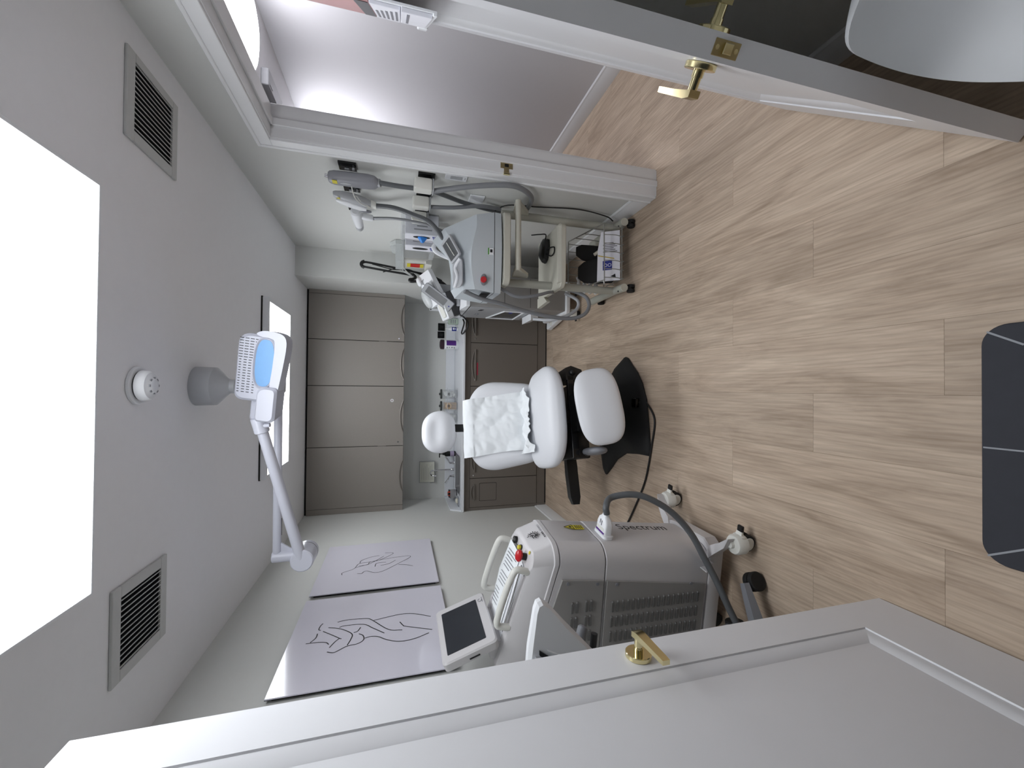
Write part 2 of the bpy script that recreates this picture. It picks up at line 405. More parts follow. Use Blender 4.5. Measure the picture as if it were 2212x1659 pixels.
part('casing', b, M_trim, hd)

# ------------------------------------------------------------------ door leaves
def lever(parent, o, out, along, up, tilt=0.0, flip=1):
    """rosette, neck and flat lever; out = away from the door, along = where the lever points"""
    o = V(o); out = V(out).normalized(); along = V(along).normalized(); up = V(up)
    F = frame(o, along, up)          # z = along x up
    sg = 1 if F.col[2].to_3d().dot(out) > 0 else -1
    def Q(a, u, n): return o + along * a + up * u + out * n
    r = part('lever_handle', B().cyl(Q(0, 0, .0005), Q(0, 0, .013), .033, n=32, bev=.0015), M_brass, parent, label='polished brass')
    b = B().cyl(Q(0, 0, .012), Q(0, 0, .026), .0125, n=16).cyl(Q(0, 0, .026), Q(0, 0, .050), .0105, n=16)
    part('neck', b, M_brass, r)
    a0 = math.cos(tilt); a1 = math.sin(tilt)
    rings = []
    for a, hh, n0, n1 in ((-.012, .013, .048, .062), (.008, .0125, .050, .066), (.05, .011, .051, .064), (.10, .010, .050, .062), (.112, .0095, .050, .061)):
        c = along * (a * a0) + up * (a * a1)
        rings.append([o + c + up * (s * hh) + out * n for s, n in ((-1, n0), (1, n0), (1, n1), (-1, n1))])
    part('grip', B().loft(rings), M_brass, r)
def leaf(name, hinge, along, thick, width, height, stile=.113, rail=.24, th=.045):
    """panelled leaf: hinge = floor corner of the visible face; thick = direction away from that face"""
    h = V(hinge); A = V(along).normalized(); T = V(thick).normalized()
    def Q(s, t, z): return h + A * s + T * t + V((0, 0, z))
    o0, o1, z0, z1 = stile, width - stile, rail, height - stile
    b = B()
    zb = .008
    b.add([Q(0, 0, zb), Q(width, 0, zb), Q(width, 0, height), Q(0, 0, height), Q(0, th, zb), Q(width, th, zb), Q(width, th, height), Q(0, th, height)],
          [(0, 1, 5, 4), (3, 7, 6, 2), (0, 4, 7, 3), (1, 2, 6, 5)])
    for t, sg in ((0, 1), (th, -1)):
        def ring(i, d): return [Q(o0 + i, t + sg * d, z0 + i), Q(o1 - i, t + sg * d, z0 + i), Q(o1 - i, t + sg * d, z1 - i), Q(o0 + i, t + sg * d, z1 - i)]
        out = [Q(0, t, zb), Q(width, t, zb), Q(width, t, height), Q(0, t, height)]
        b.loft([out, ring(0, 0), ring(.002, .004), ring(.011, .0045), ring(.036, .019)], False, False)
    o = struct(name, b, M_door)
    b = B()
    for t, sg in ((0, 1), (th, -1)):
        i = .036; d = t + sg * .019
        b.add([Q(o0 + i, d, z0 + i), Q(o1 - i, d, z0 + i), Q(o1 - i, d, z1 - i), Q(o0 + i, d, z1 - i)], [(0, 1, 2, 3)])
    part('panel', b, M_door, o)
    return o, Q
# left leaf, opened flat along the view, its face towards the room
dl, Q = leaf('door_1', (-.69, .095, 0), (0, 1, 0), (-1, 0, 0), .91, 2.175)
lever(dl, (-.69, .944, .962), (1, 0, 0), (0, -1, 0), (0, 0, 1), tilt=-.02)
lever(dl, (-.735, .944, .962), (-1, 0, 0), (0, -1, 0), (0, 0, 1))
# right leaf, swung into the room from the side doorway
RA = V((.618, .786, 0)).normalized(); RN = V((RA.y, -RA.x, 0))
LATCH = V((.658, .679, 0))
dr, QR = leaf('door_2', LATCH + RA * .853, -RA, RN, .853, 2.175, stile=.113)
lever(dr, LATCH + RA * .062 + V((0, 0, .955)), -RN, RA, (0, 0, 1), tilt=.10)
lever(dr, LATCH + RA * .062 + RN * .045 + V((0, 0, .955)), RN, RA, (0, 0, 1), tilt=.10)
F = frame(LATCH + RN * .0225 + V((0, 0, .951)), RN, (0, 0, 1))      # z = outwards through the latch edge
lp = part('latch_plate', B(F).box(-.0135, -.030, -.002, .0135, .030, .0012, bev=.0008), M_brassd, dr, label='brass latch plate')
b = B(F)
b.prism([(-.009, -.010), (.009, -.010), (.009, .010), (-.009, .010)], .001, .009, bev=.002)
part('latch_bolt', b, M_brass, lp)
part('screw', B(F).cyl((0, .022, .001), (0, .022, .0018), .0045, n=12).cyl((0, -.022, .001), (0, -.022, .0018), .0045, n=12), M_brass, lp)

# ------------------------------------------------------------------ ceiling fittings
def ceiling_panel(x0, y0, x1, y1, zt, drop, rim, label, shadow_gap):
    t = thing('ceiling_light', label, 'ceiling light', ((x0 + x1) / 2, (y0 + y1) / 2, zt), group='white panel lights on the ceiling')
    z = zt - drop
    b = B().box(x0, y0, z, x1, y0 + rim, zt - .0005, bev=.001).box(x0, y1 - rim, z, x1, y1, zt - .0005, bev=.001)
    b.box(x0, y0 + rim, z, x0 + rim, y1 - rim, zt - .0005, bev=.001).box(x1 - rim, y0 + rim, z, x1, y1 - rim, zt - .0005, bev=.001)
    part('frame', b, M_white, t)
    part('diffuser', B().box(x0 + rim, y0 + rim, z + .001, x1 - rim, y1 - rim, z + .003), M_panel_on, t)
    if shadow_gap: part('shadow_gap', B().box(x0 - .004, y0 - .004, zt - .009, x1 + .004, y0 + .02, zt - .0006), M_gap, t)  # dark strip painting the shadow line between frame and ceiling
ceiling_panel(-.625, .89, .607, 1.52, ZC, .008, .010, 'large flush white panel light overhead in the near ceiling', False)
ceiling_panel(-.616, 3.053, .597, 3.655, ZC, .045, .028, 'boxed panel light on the ceiling by the wall cabinets', True)
t = thing('hall_light', 'round white glowing ceiling light in the hall beyond the side doorway', 'ceiling light', (2.03, 2.55, ZC))
part('rim', B().cyl((2.03, 2.55, ZC - .022), (2.03, 2.55, ZC - .0005), .285, n=40), M_white, t)
b = B(); b.lathe([(.001, -.075), (.09, -.073), (.18, -.062), (.24, -.042), (.268, -.02)], (2.03, 2.55, ZC), 40)
part('diffuser', b, M_hall_on, t)
t = thing('hall_light', 'second round ceiling light further along the hall', 'ceiling light', (1.9, 4.05, ZC))
part('rim', B().cyl((1.9, 4.05, ZC - .022), (1.9, 4.05, ZC - .0005), .285, n=40), M_white, t)
b = B(); b.lathe([(.001, -.075), (.09, -.073), (.18, -.062), (.24, -.042), (.268, -.02)], (1.9, 4.05, ZC), 40)
part('diffuser', b, M_hall_on2, t)
solid('junction_box', B().box(1.955, 2.97, ZC - .045, 2.065, 3.30, ZC - .0005, bev=.004).box(1.975, 3.0, ZC - .048, 1.985, 3.06, ZC - .044), M_lgrey, 'flat grey box on the hall ceiling next to the round light', 'ceiling box', (2.01, 3.13, ZC))
def vent(x0, y0, x1, y1, gx0, gy0, gx1, gy1, label, tilt):
    t = thing('ceiling_vent', label, 'vent', ((x0 + x1) / 2, (y0 + y1) / 2, ZC), group='ceiling vents')
    z0 = ZC - .010; z1 = ZC - .0005
    b = B().box(x0, y0, z0, x1, gy0, z1, bev=.002).box(x0, gy1, z0, x1, y1, z1, bev=.002).box(x0, gy0, z0, gx0, gy1, z1, bev=.002).box(gx1, gy0, z0, x1, gy1, z1, bev=.002)
    part('frame', b, M_slat, t)
    part('backing', B().box(gx0, gy0, ZC - .002, gx1, gy1, z1), M_ventin, t)
    n = 13; src = None
    for i in range(n):
        x = gx0 + (gx1 - gx0) * (i + .5) / n
        if src is None:
            src = part('slat', B().add([(x - .0016, gy0, z0 + .0005), (x + .0016, gy0, z0 + .0005), (x + .0010, gy0, ZC - .0062), (x - .0010, gy0, ZC - .0062), (x - .0016, gy1, z0 + .0005), (x + .0016, gy1, z0 + .0005), (x + .0010, gy1, ZC - .0062), (x - .0010, gy1, ZC - .0062)],
                        [(0, 1, 5, 4), (1, 2, 6, 5), (2, 3, 7, 6), (3, 0, 4, 7), (0, 3, 2, 1), (4, 5, 6, 7)]), M_slat, t); xs = x
        else: sib('slat', src, t, (x - xs, 0, 0))
vent(.822, 1.625, 1.122, 1.945, .860, 1.668, 1.092, 1.908, 'square louvred ceiling vent near the side doorway', -1)
vent(-.970, 1.605, -.658, 1.925, -.932, 1.648, -.697, 1.884, 'square louvred ceiling vent above the framed prints', 1)
t = thing('smoke_detector', 'round white smoke detector on the ceiling between the vents', 'smoke detector', (0, 1.725, ZC))
part('base', B().cyl((0, 1.725, ZC - .012), (0, 1.725, ZC - .0005), .066, n=36, bev=.002), M_white, t)
part('groove', B().cyl((0, 1.725, ZC - .017), (0, 1.725, ZC - .012), .050, n=36), M_seam, t)
part('sensor_cap', B().lathe([(.012, -.056), (.024, -.054), (.034, -.047), (.046, -.044), (.052, -.036), (.053, -.017)], (0, 1.725, ZC), 36), M_white, t)
b = B()
for i in range(8):
    a = i * math.pi / 4; c, s = math.cos(a), math.sin(a)
    b.box(-.004, .020, -.0535, .004, .030, -.047, M=Matrix.Translation((0, 1.725, ZC)) @ Matrix.Rotation(a, 4, 'Z'))
part('sensor_slot', b, M_grey, t)

# ------------------------------------------------------------------ wall cabinets and base cabinets
def arc_pull(xa, xb, y, z, rise, straight=False):
    n = 9; pts = [(xa + (xb - xa) * i / n, y, z + rise * math.sin(math.pi * i / n) ** .7) for i in range(n + 1)]
    b = B().tube(pts, .0045, n=8, k=3)
    if straight: b.tube([(xa, y - .004, z), (xb, y - .004, z)], .0055, n=8, smooth=False)
    return b
def upper(x0, x1, xm, lock_x, label):
    YF = 4.442
    t = thing('wall_cabinet', label, 'cabinet', ((x0 + x1) / 2, YB, 1.505), group='taupe wall cabinets')
    part('carcass', B().box(x0, YF + .022, 1.505, x1, YB - .001, 2.424), M_upper, t)
    part('seam', B().box(x0, YF + .012, 1.512, x1, YF + .0219, 2.43), M_gap, t)
    for a, c in ((x0, xm), (xm, x1)):
        d = part('door', B().box(a + .003, YF, 1.507, c - .003, YF + .012, 2.424, bev=.001), M_upper, t)
        m = (a + c) / 2
        part('handle', arc_pull(m - .165, m + .165, YF - .010, 1.507, .034), M_pull, d)
    part('lock', B().cyl((lock_x, YF - .005, 1.560), (lock_x, YF + .001, 1.560), .0075, n=16), M_chrome, t)
    part('bumper', B().box(xm - .002, YF + .001, 1.68, xm + .002, YF + .012, 1.76), M_pull, t)
    return t
ua = upper(.016, .936, .479, .512, 'taupe two-door wall cabinet at the right, beside the chase')
ub = upper(-1.214, .016, -.600, -.561, 'wider taupe two-door wall cabinet at the left with a round sticker')
F = frame((-.131, 4.4415, 1.623), (1, 0, 0), (0, 0, 1))
st = part('round_sticker', B().cyl((-.131, 4.4405, 1.623), (-.131, 4.442, 1.623), .016, n=24), M_white, ub, label='white sticker with a dark ring')
part('sticker_ring', B().cyl((-.131, 4.4400, 1.623), (-.131, 4.4406, 1.623), .009, n=20), mat('maroon_ink', (92, 36, 48), .5), st)
part('sticker_centre', B().cyl((-.131, 4.4396, 1.623), (-.131, 4.4401, 1.623), .0045, n=16), M_white, st)
solid('cabinet_filler', B().box(.9365, 4.448, 1.505, XC - .001, YB - .001, 2.424), M_upper, 'narrow taupe filler strip right of the wall cabinets', 'filler', (.95, YB, 1.505))
solid('cabinet_filler', B().box(XL + .001, 4.448, 1.505, -1.2145, YB - .001, 2.424), M_upper, 'narrow taupe filler strip between the left wall and the wall cabinets', 'filler', (-1.24, YB, 1.505))
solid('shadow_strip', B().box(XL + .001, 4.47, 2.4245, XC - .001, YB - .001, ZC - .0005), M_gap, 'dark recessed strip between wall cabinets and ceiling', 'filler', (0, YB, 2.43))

YD = 4.239
def lower(x0, x1, doors, label, right_open=False):
    t = thing('base_cabinet', label, 'cabinet', ((x0 + x1) / 2, YB, 0), group='dark taupe base cabinets')
    part('carcass', B().box(x0, YD + .016, .105, x1, YD + .06, .8985).box(x0, YD + .06, .105, x0 + .018, YB - .002, .77).box(x1 - .018, YD + .06, .105, x1, YB - .002, .77).box(x0 + .018, YD + .06, .105, x1 - .018, YB - .002, .125), M_lower, t)
    part('plinth', B().box(x0, YD + .006, .001, x1, YD + .05, .104), M_lower, t)
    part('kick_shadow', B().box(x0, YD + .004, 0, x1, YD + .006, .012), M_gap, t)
    part('top_rail', B().box(x0, YD, .842, x1, YD + .016, .8985), M_lower, t)
    part('seam', B().box(x0, YD + .008, .106, x1, YD + .0155, .842), M_gap, t)
    for a, c, h0, h1 in doors:
        d = part('door', B().box(a + .003, YD, .109, c - .003, YD + .008, .838, bev=.001), M_lower, t)
        part('handle', arc_pull(h0, h1, YD - .006, .792, .034, True), M_pull, d)
    return t
la = lower(.024, XC - .002, [(.479, .94, .549, .869), (.024, .479, .080, .406)], 'dark taupe base cabinet with two doors behind the grey tower machine')
part('lock', B().cyl((.519, YD - .005, .792), (.519, YD + .001, .792), .007, n=14), M_chrome, la)
part('red_sticker', B().box(.14, YD - .0008, .762, .27, YD, .775), mat('red_tape', (196, 60, 84), .6), la, label='thin red tape under the handle')
lb = lower(-.936, .024, [(-.456, .024, -.38, -.06), (-.936, -.456, -.87, -.55)], 'dark taupe base cabinet behind the treatment chair')
part('lock', B().cyl((-.904, YD - .005, .802), (-.904, YD + .001, .802), .007, n=14), M_chrome, lb)
lc = lower(-1.238, -.936, [(-1.238, -.936, -1.163, -.995)], 'narrow dark taupe base cabinet with a square flap under the sink')
fp = part('flap', B().prism(rrect(-1.170, .556, -.991, .732, .008), YD - .0025, YD + .001, 'y'), M_lower, lc)
part('flap_gap', B().prism(rrect(-1.174, .552, -.987, .736, .010), YD - .0006, YD + .001, 'y'), M_gap, fp)
solid('corner_filler', B().box(XL + .001, YD + .004, .001, -1.2385, YB - .002, .8985), M_lower, 'dark taupe filler strip at the left wall beside the base cabinets', 'filler', (-1.25, YB, 0))

# worktop with the sink cut out
ct = thing('worktop', 'white worktop with upstand along the far wall', 'worktop', (-.15, YB, .90))
SX0, SX1, SY0, SY1 = -1.125, -.735, 4.335, 4.68
x0, x1, y0, y1 = XL + .001, XC - .001, 4.205, YB - .001
b = B().box(x0, y0, .900, x1, SY0, .925, bev=.003).box(x0, SY1, .900, x1, y1, .925).box(x0, SY0, .900, SX0, SY1, .925).box(SX1, SY0, .900, x1, SY1, .925)
part('slab', b, M_top, ct)
part('upstand', B().box(x0 + .018, YB - .019, .9255, x1, y1, 1.030, bev=.003), M_top, ct)
part('side_upstand', B().prism([(4.225, .9255), (YB - .001, .9255), (YB - .001, 1.030), (4.30, 1.030)], x0, x0 + .016, 'x'), M_top, ct)
t = thing('sink', 'stainless steel sink bowl set in the worktop', 'sink', ((SX0 + SX1) / 2, (SY0 + SY1) / 2, .925))
ro = rrect(SX0 - .012, SY0 - .012, SX1 + .012, SY1 + .012, .03); r1 = rrect(SX0 + .004, SY0 + .004, SX1 - .004, SY1 - .004, .025); r2 = rrect(SX0 + .02, SY0 + .02, SX1 - .02, SY1 - .02, .04); r3 = rrect(SX0 + .05, SY0 + .05, SX1 - .05, SY1 - .05, .03)
zz = lambda r, z: [(p[0], p[1], z) for p in r]
part('bowl', B().loft([zz(ro, .9262), zz(r1, .9275), zz(r1, .920), zz(r2, .80), zz(r3, .785)], False, True), M_steel, t)
part('drain', B().cyl((-.93, 4.50, .786), (-.93, 4.50, .789), .03, n=20), M_chrome, t)
t = thing('tap', 'chrome gooseneck tap with two lever handles behind the sink', 'tap', (-.93, 4.745, .926))
part('base_plate', B().prism(rrect(-1.03, 4.722, -.83, 4.768, .022), .926, .936, bev=.003), M_chrome, t)
part('spout', B().tube([(-.93, 4.745, .936), (-.93, 4.745, 1.06), (-.932, 4.742, 1.16), (-.940, 4.72, 1.198), (-.955, 4.67, 1.205), (-.968, 4.63, 1.185), (-.972, 4.62, 1.145)], .0085, n=12, k=5), M_chrome, t)
part('spout_collar', B().lathe([(.017, 0), (.017, .012), (.012, .03), (.009, .034)], (-.93, 4.745, .936), 20), M_chrome, t)
for s in (-1, 1):
    x = -.93 + s * .075
    h = part('handle', B().lathe([(.018, 0), (.016, .012), (.012, .035), (.014, .042), (.012, .052)], (x, 4.745, .936), 18), M_chrome, t)
    part('lever', B().tube([(x, 4.745, .985), (x + s * .03, 4.735, 1.0), (x + s * .075, 4.725, 1.035)], [.006, .009], n=10), M_chrome, h)

# ------------------------------------------------------------------ on the worktop and the far wall
WT = .9255
def bottle(b, x, y, prof, n=24): return b.lathe(prof, (x, y, WT), n)
t = thing('wipes_tub', 'white tub with a purple label and dark lid on the worktop', 'tub', (.482, 4.56, WT))
part('body', B().lathe([(.050, 0), (.054, .006), (.054, .150), (.049, .158)], (.482, 4.56, WT), 32), M_white, t)
part('lid', B().lathe([(.053, .158), (.055, .166), (.052, .196), (.030, .204)], (.482, 4.56, WT), 32), mat('plum_lid', (52, 30, 44), .4), t, label='dark plum lid')
ring = [(.482 + .0546 * math.cos(a), 4.56 + .0546 * math.sin(a)) for a in [math.radians(d) for d in range(255, 322, 6)]]
part('label', B().loft([[(x, y, WT + z) for x, y in ring] for z in (.03, .135)], False, False, closed=False), M_purple, t, label='purple label')
b = B()
for i, (z, wd) in enumerate(((.045, .020), (.062, .012), (.075, .016), (.10, .012), (.125, .022))):
    a0 = math.radians(238); a1 = a0 - wd / .0548
    rr = [(.482 + .0548 * math.cos(a0 + (a1 - a0) * k / 3), 4.56 + .0548 * math.sin(a0 + (a1 - a0) * k / 3)) for k in range(4)]
    b.loft([[(x, y, WT + z + d) for x, y in rr] for d in (0, .006)], False, False, closed=False)
part('print', b, M_ink, t)
t = thing('dropper_bottle', 'small white nozzle bottle with a blue label on the worktop', 'bottle', (.662, 4.60, WT))
part('body', bottle(B(), .662, 4.60, [(.020, 0), (.022, .004), (.022, .085), (.014, .098), (.010, .104)]), M_white, t)
part('nozzle', bottle(B(), .662, 4.60, [(.009, .104), (.009, .110), (.002, .142)]), M_white, t)
part('label', bottle(B(), .662, 4.60, [(.0223, .018), (.0223, .070)]), M_navy, t, label='blue label')
part('print', B().prism([(.662 + .012 * math.cos(a), WT + .050 + .010 * math.sin(a)) for a in [i * math.pi / 8 for i in range(16)]], 4.5769, 4.5776, 'y').box(.655, 4.5769, WT + .026, .669, 4.5776, WT + .034), M_white, t)
t = thing('squat_bottle', 'pale green bottle with a grey print behind the black cable', 'bottle', (.745, 4.60, WT))
part('body', B().prism(rrect(.712, 4.575, .778, 4.625, .012), WT, WT + .112, bev=.006), M_green, t)
part('cap', bottle(B(), .745, 4.60, [(.012, .112), (.012, .150)]), M_tint, t)
b = B()
for i in range(3): b.box(.722, 4.5742, WT + .03 + .022 * i, .762, 4.5752, WT + .04 + .022 * i)
part('print', b, M_inkg, t)
t = thing('plastic_bin', 'light grey flat plastic holder on the worktop under the white wand', 'holder', (.83, 4.60, WT))
part('body', B().prism(rrect(.79, 4.55, .872, 4.65, .012), WT, WT + .115, bev=.005), M_lgrey, t)
part('lid', B().prism(rrect(.800, 4.56, .862, 4.64, .012), WT + .115, WT + .128, bev=.004), M_white, t)
t = thing('white_wand', 'slim white upright wand standing on the grey holder', 'device', (.865, 4.60, WT + .129))
part('body', B().prism(rrect(.853, 4.588, .878, 4.612, .006), WT + .129, WT + .315, bev=.004), M_white, t)
part('tip', B().box(.858, 4.5875, WT + .296, .872, 4.59, WT + .308), M_black, t, label='black tip window')
for x0, x1, z0, z1, lb in ((.668, .757, 1.046, 1.124, 'black square outlet plate nearer the white wand'), (.582, .660, 1.050, 1.128, 'black square outlet plate behind the purple-label tub')):
    t = thing('outlet_plate', lb, 'outlet', ((x0 + x1) / 2, YB, (z0 + z1) / 2), group='black outlet plates')
    part('plate', B().box(x0, YB - .008, z0, x1, YB - .0005, z1, bev=.003), M_blackg, t)
    m = (x0 + x1) / 2
    part('socket', B().box(m - .018, YB - .011, z0 + .016, m + .018, YB - .008, z1 - .016, bev=.002), M_black, t)
t = thing('canister_rack', 'clear rack holding three lidded canisters beside the headrest', 'rack', (-.20, 4.60, WT))
b = B().box(-.40, 4.545, WT, .0, 4.655, WT + .004)
for x in (-.400, -.268, -.131, -.004): b.box(x, 4.545, WT + .004, x + .004, 4.655, WT + .030)
part('tray', b, M_acry, t)
part('rail', B().tube([(-.40, 4.542, WT + .115), (.004, 4.542, WT + .115)], .003, smooth=False), M_chrome, t)
for x, f, lb in ((-.064, M_cotton, 'clear canister of white cotton balls, nearest the wipes tub'), (-.196, M_tan, 'clear canister of tan wooden sticks in the middle of the rack'), (-.33, M_cotton, 'clear canister of white pads half hidden by the headrest')):
    t = thing('canister', lb, 'canister', (x, 4.60, WT + .0045), group='canisters in the clear rack')
    z = WT + .0045
    part('jar', B().lathe([(.050, 0), (.052, .004), (.052, .165), (.050, .165), (.050, .006), (.002, .006)], (x, 4.60, z), 28), M_acry, t)
    if f is M_tan:
        b = B()
        for i in range(26):
            a = random.random() * 6.28; r = .043 * math.sqrt(random.random()); c, s = r * math.cos(a), r * math.sin(a)
            b.cyl((x + c, 4.60 + s, z + .007), (x + c * .9 + .003, 4.60 + s * .9, z + .142 + .01 * random.random()), .0045, n=6)
        part('filling', b, f, t, kind='stuff', label='tan wooden sticks')
    else:
        b = B()
        for i in range(22):
            a = random.random() * 6.28; r = .026 * math.sqrt(random.random())
            b.pad((x + r * math.cos(a), 4.60 + r * math.sin(a), z + .028 + .0052 * i), (.021, .021, .019), 2, 2, 10, 6)
        part('filling', b, f, t, kind='stuff', label='white cotton')
    part('lid', B().lathe([(.054, .165), (.054, .180), (.050, .184), (.014, .185), (.012, .196), (.004, .198)], (x, 4.60, z), 28), mat('smoke_lid', (70, 72, 72), .25), t, label='dark lid')
    o = part('oval_label', B().add([(x + .030 * math.cos(a), 4.60 - math.sqrt(.0528 ** 2 - (.030 * math.cos(a)) ** 2), z + .098 + .034 * math.sin(a)) for a in [i * math.pi / 10 for i in range(20)]], [tuple(range(20))]), M_tint if f is M_cotton else M_tan, t)
    b = B()
    for k in range(2): b.box(x - .016 + .004 * k, 4.5462, z + .086 + .014 * k, x + .016 - .004 * k, 4.5470, z + .092 + .014 * k)
    part('print', b, M_ink, o)
t = thing('soap_pump', 'black pump bottle with a lilac label at the right of the sink', 'bottle', (-.745, 4.72, WT))
part('body', bottle(B(), -.745, 4.715, [(.028, 0), (.030, .004), (.030, .110), (.018, .122), (.013, .126)]), M_black, t)
part('label', bottle(B(), -.745, 4.715, [(.0304, .016), (.0304, .060)]), M_lilac, t, label='lilac label')
part('pump', bottle(B(), -.745, 4.715, [(.014, .126), (.014, .142), (.005, .146), (.005, .172)]).box(-.785, 4.707, WT + .172, -.735, 4.723, WT + .184, bev=.003), M_black, t)
t = thing('metal_caddy', 'brushed metal caddy with a red sponge left of the tap', 'caddy', (-1.145, 4.62, WT))
F = Matrix.Translation((-1.175, 4.62, WT)) @ Matrix.Rotation(math.radians(12), 4, 'Z')
b = B(F)
b.box(-.045, -.09, .008, -.043, .09, .075).box(.043, -.09, .008, .045, .09, .075).box(-.043, -.09, .008, .043, -.088, .075).box(-.043, .088, .008, .043, .09, .075).box(-.043, -.088, .008, .043, .088, .010)
part('bin', b, M_steel, t)
part('foot', B(F).box(-.043, -.088, 0, -.030, .088, .008).box(.030, -.088, 0, .043, .088, .008), M_black, t)
solid('sponge', B(F).box(-.025, .0, .0102, .025, .06, .088, bev=.006), mat('red_sponge', (196, 84, 66), .9, bump=.4), 'red sponge standing in the metal caddy', 'sponge', (-1.17, 4.65, WT))
solid('scourer_knob', B(F).cyl((.0, -.03, .0102), (.0, -.03, .075), .007, n=12).pad((0, -.03, .086), (.012, .012, .011), 2, 2, 14, 8), M_black, 'small dark knob handle sticking out of the metal caddy', 'brush', (-1.17, 4.59, WT))
t = thing('soap_dish', 'low clear dish at the left end of the worktop', 'dish', (-1.20, 4.40, WT))
part('dish', B().loft([[(p[0], p[1], WT + z) for p in rrect(-1.20 - a, 4.40 - c, -1.20 + a, 4.40 + c, .012)] for z, a, c in ((0, .035, .055), (.018, .042, .062), (.018, .038, .058), (.004, .031, .051))], True, True), M_lgrey, t)
solid('soap_bar', B().pad((-1.20, 4.40, WT + .0205), (.026, .036, .016), 2.3, 2.2, 24, 12), M_soap, 'ivory oval soap lying in the dish', 'soap', (-1.20, 4.40, WT + .01))
t = thing('notice_holder', 'clear wall holder with a stack of pale printed sheets behind the tap', 'holder', (-.962, YB, 1.23))
part('tray', B().box(-1.086, YB - .012, 1.148, -.838, YB - .0005, 1.32).box(-1.086, YB - .060, 1.148, -.838, YB - .012, 1.152).box(-.842, YB - .06, 1.152, -.838, YB - .012, 1.30).box(-1.086, YB - .06, 1.152, -1.082, YB - .012, 1.20), M_acry, t)
pp = part('sheet_stack', B().prism([(YB - .050, 1.154), (YB - .0125, 1.154), (YB - .0125, 1.312), (YB - .030, 1.312)], -1.074, -.846, 'x'), M_towel, t)
b = B(); F = frame((-1.06, YB - .0502, 1.160), (1, 0, 0), (0, .020, .158))
for i in range(7): b.box(.012, .018 + .019 * i, .0004, .19 - .02 * (i % 3), .022 + .019 * i, .0010, M=F)
part('print_line', b, mat('faint_print', (178, 178, 170), .7), pp)

# ------------------------------------------------------------------ framed prints on the left wall
def print_pic(y0, y1, z0, z1, lines, wd, label):
    t = thing('art_print', label, 'picture', (XL, (y0 + y1) / 2, (z0 + z1) / 2), group='line drawings on the left wall')
    part('backing', B().box(XL + .001, y0 + .02, z0 + .02, XL + .018, y1 - .02, z1 - .02), M_edge, t)
    part('panel', B().box(XL + .018, y0, z0, XL + .0235, y1, z1), M_print, t)
    part('edge', B().box(XL + .0165, y0 - .0012, z0 - .0012, XL + .0179, y1 + .0012, z1 + .0012), M_edge, t)
    b = B()
    for l in lines: stroke(b, [(XL + .0235, y, z) for y, z in l], wd, (1, 0, 0))
    part('line_drawing', b, M_ink, t)
FRONT = [[(2.203, 1.985), (2.201, 1.934), (2.19, 1.893), (2.17, 1.877)], [(2.207, 1.966), (2.241, 1.947), (2.278, 1.945)], [(2.369, 1.934), (2.345, 1.943), (2.314, 1.945), (2.305, 1.934)], [(2.293, 1.922), (2.245, 1.87), (2.21, 1.834), (2.202, 1.823)], [(2.208, 1.834), (2.184, 1.851), (2.142, 1.87)], [(2.111, 1.876), (2.098, 1.849), (2.105, 1.831), (2.134, 1.79), (2.139, 1.75), (2.154, 1.725), (2.176, 1.716), (2.207, 1.724), (2.225, 1.744)], [(2.321, 1.901), (2.304, 1.857), (2.276, 1.816), (2.231, 1.777), (2.188, 1.778), (2.141, 1.79)], [(2.242, 1.77), (2.251, 1.752), (2.283, 1.74)], [(2.18, 1.712), (2.186, 1.681), (2.175, 1.648), (2.141, 1.61), (2.114, 1.562), (2.107, 1.514), (2.118, 1.46), (2.145, 1.401)], [(2.363, 1.862), (2.372, 1.816), (2.362, 1.719), (2.333, 1.683), (2.227, 1.601), (2.205, 1.532)], [(2.309, 1.847), (2.318, 1.821), (2.308, 1.729), (2.26, 1.679), (2.199, 1.62)], [(2.332, 1.678), (2.35, 1.598), (2.359, 1.527), (2.343, 1.462), (2.295, 1.381)], [(2.283, 1.544), (2.243, 1.526), (2.232, 1.512), (2.169, 1.383)]]
BACK = [[(2.946, 1.911), (2.981, 1.911), (3.026, 1.845), (3.103, 1.819), (3.116, 1.757), (3.136, 1.682), (3.218, 1.597), (3.249, 1.594), (3.256, 1.646)], [(3.111, 1.813), (3.157, 1.805), (3.203, 1.747), (3.219, 1.685)], [(3.041, 1.836), (3.092, 1.74), (3.2, 1.653)], [(3.064, 1.816), (3.076, 1.754), (3.12, 1.734), (3.161, 1.541), (3.145, 1.462), (3.043, 1.55), (2.947, 1.645), (2.93, 1.702), (2.97, 1.754), (2.963, 1.775), (2.937, 1.788), (2.944, 1.816)], [(3.027, 1.707), (3.081, 1.698), (3.084, 1.634)], [(3.036, 1.67), (3.059, 1.611), (3.107, 1.569)], [(3.024, 1.55), (3.007, 1.497), (2.976, 1.452)]]
print_pic(1.855, 2.640, 1.295, 2.067, FRONT, .0055, 'glossy print of a standing figure drawn in black lines, nearer the left door')
print_pic(2.700, 3.482, 1.298, 2.064, BACK, .0042, 'glossy print of a stretching torso drawn in thin lines, nearer the far wall')

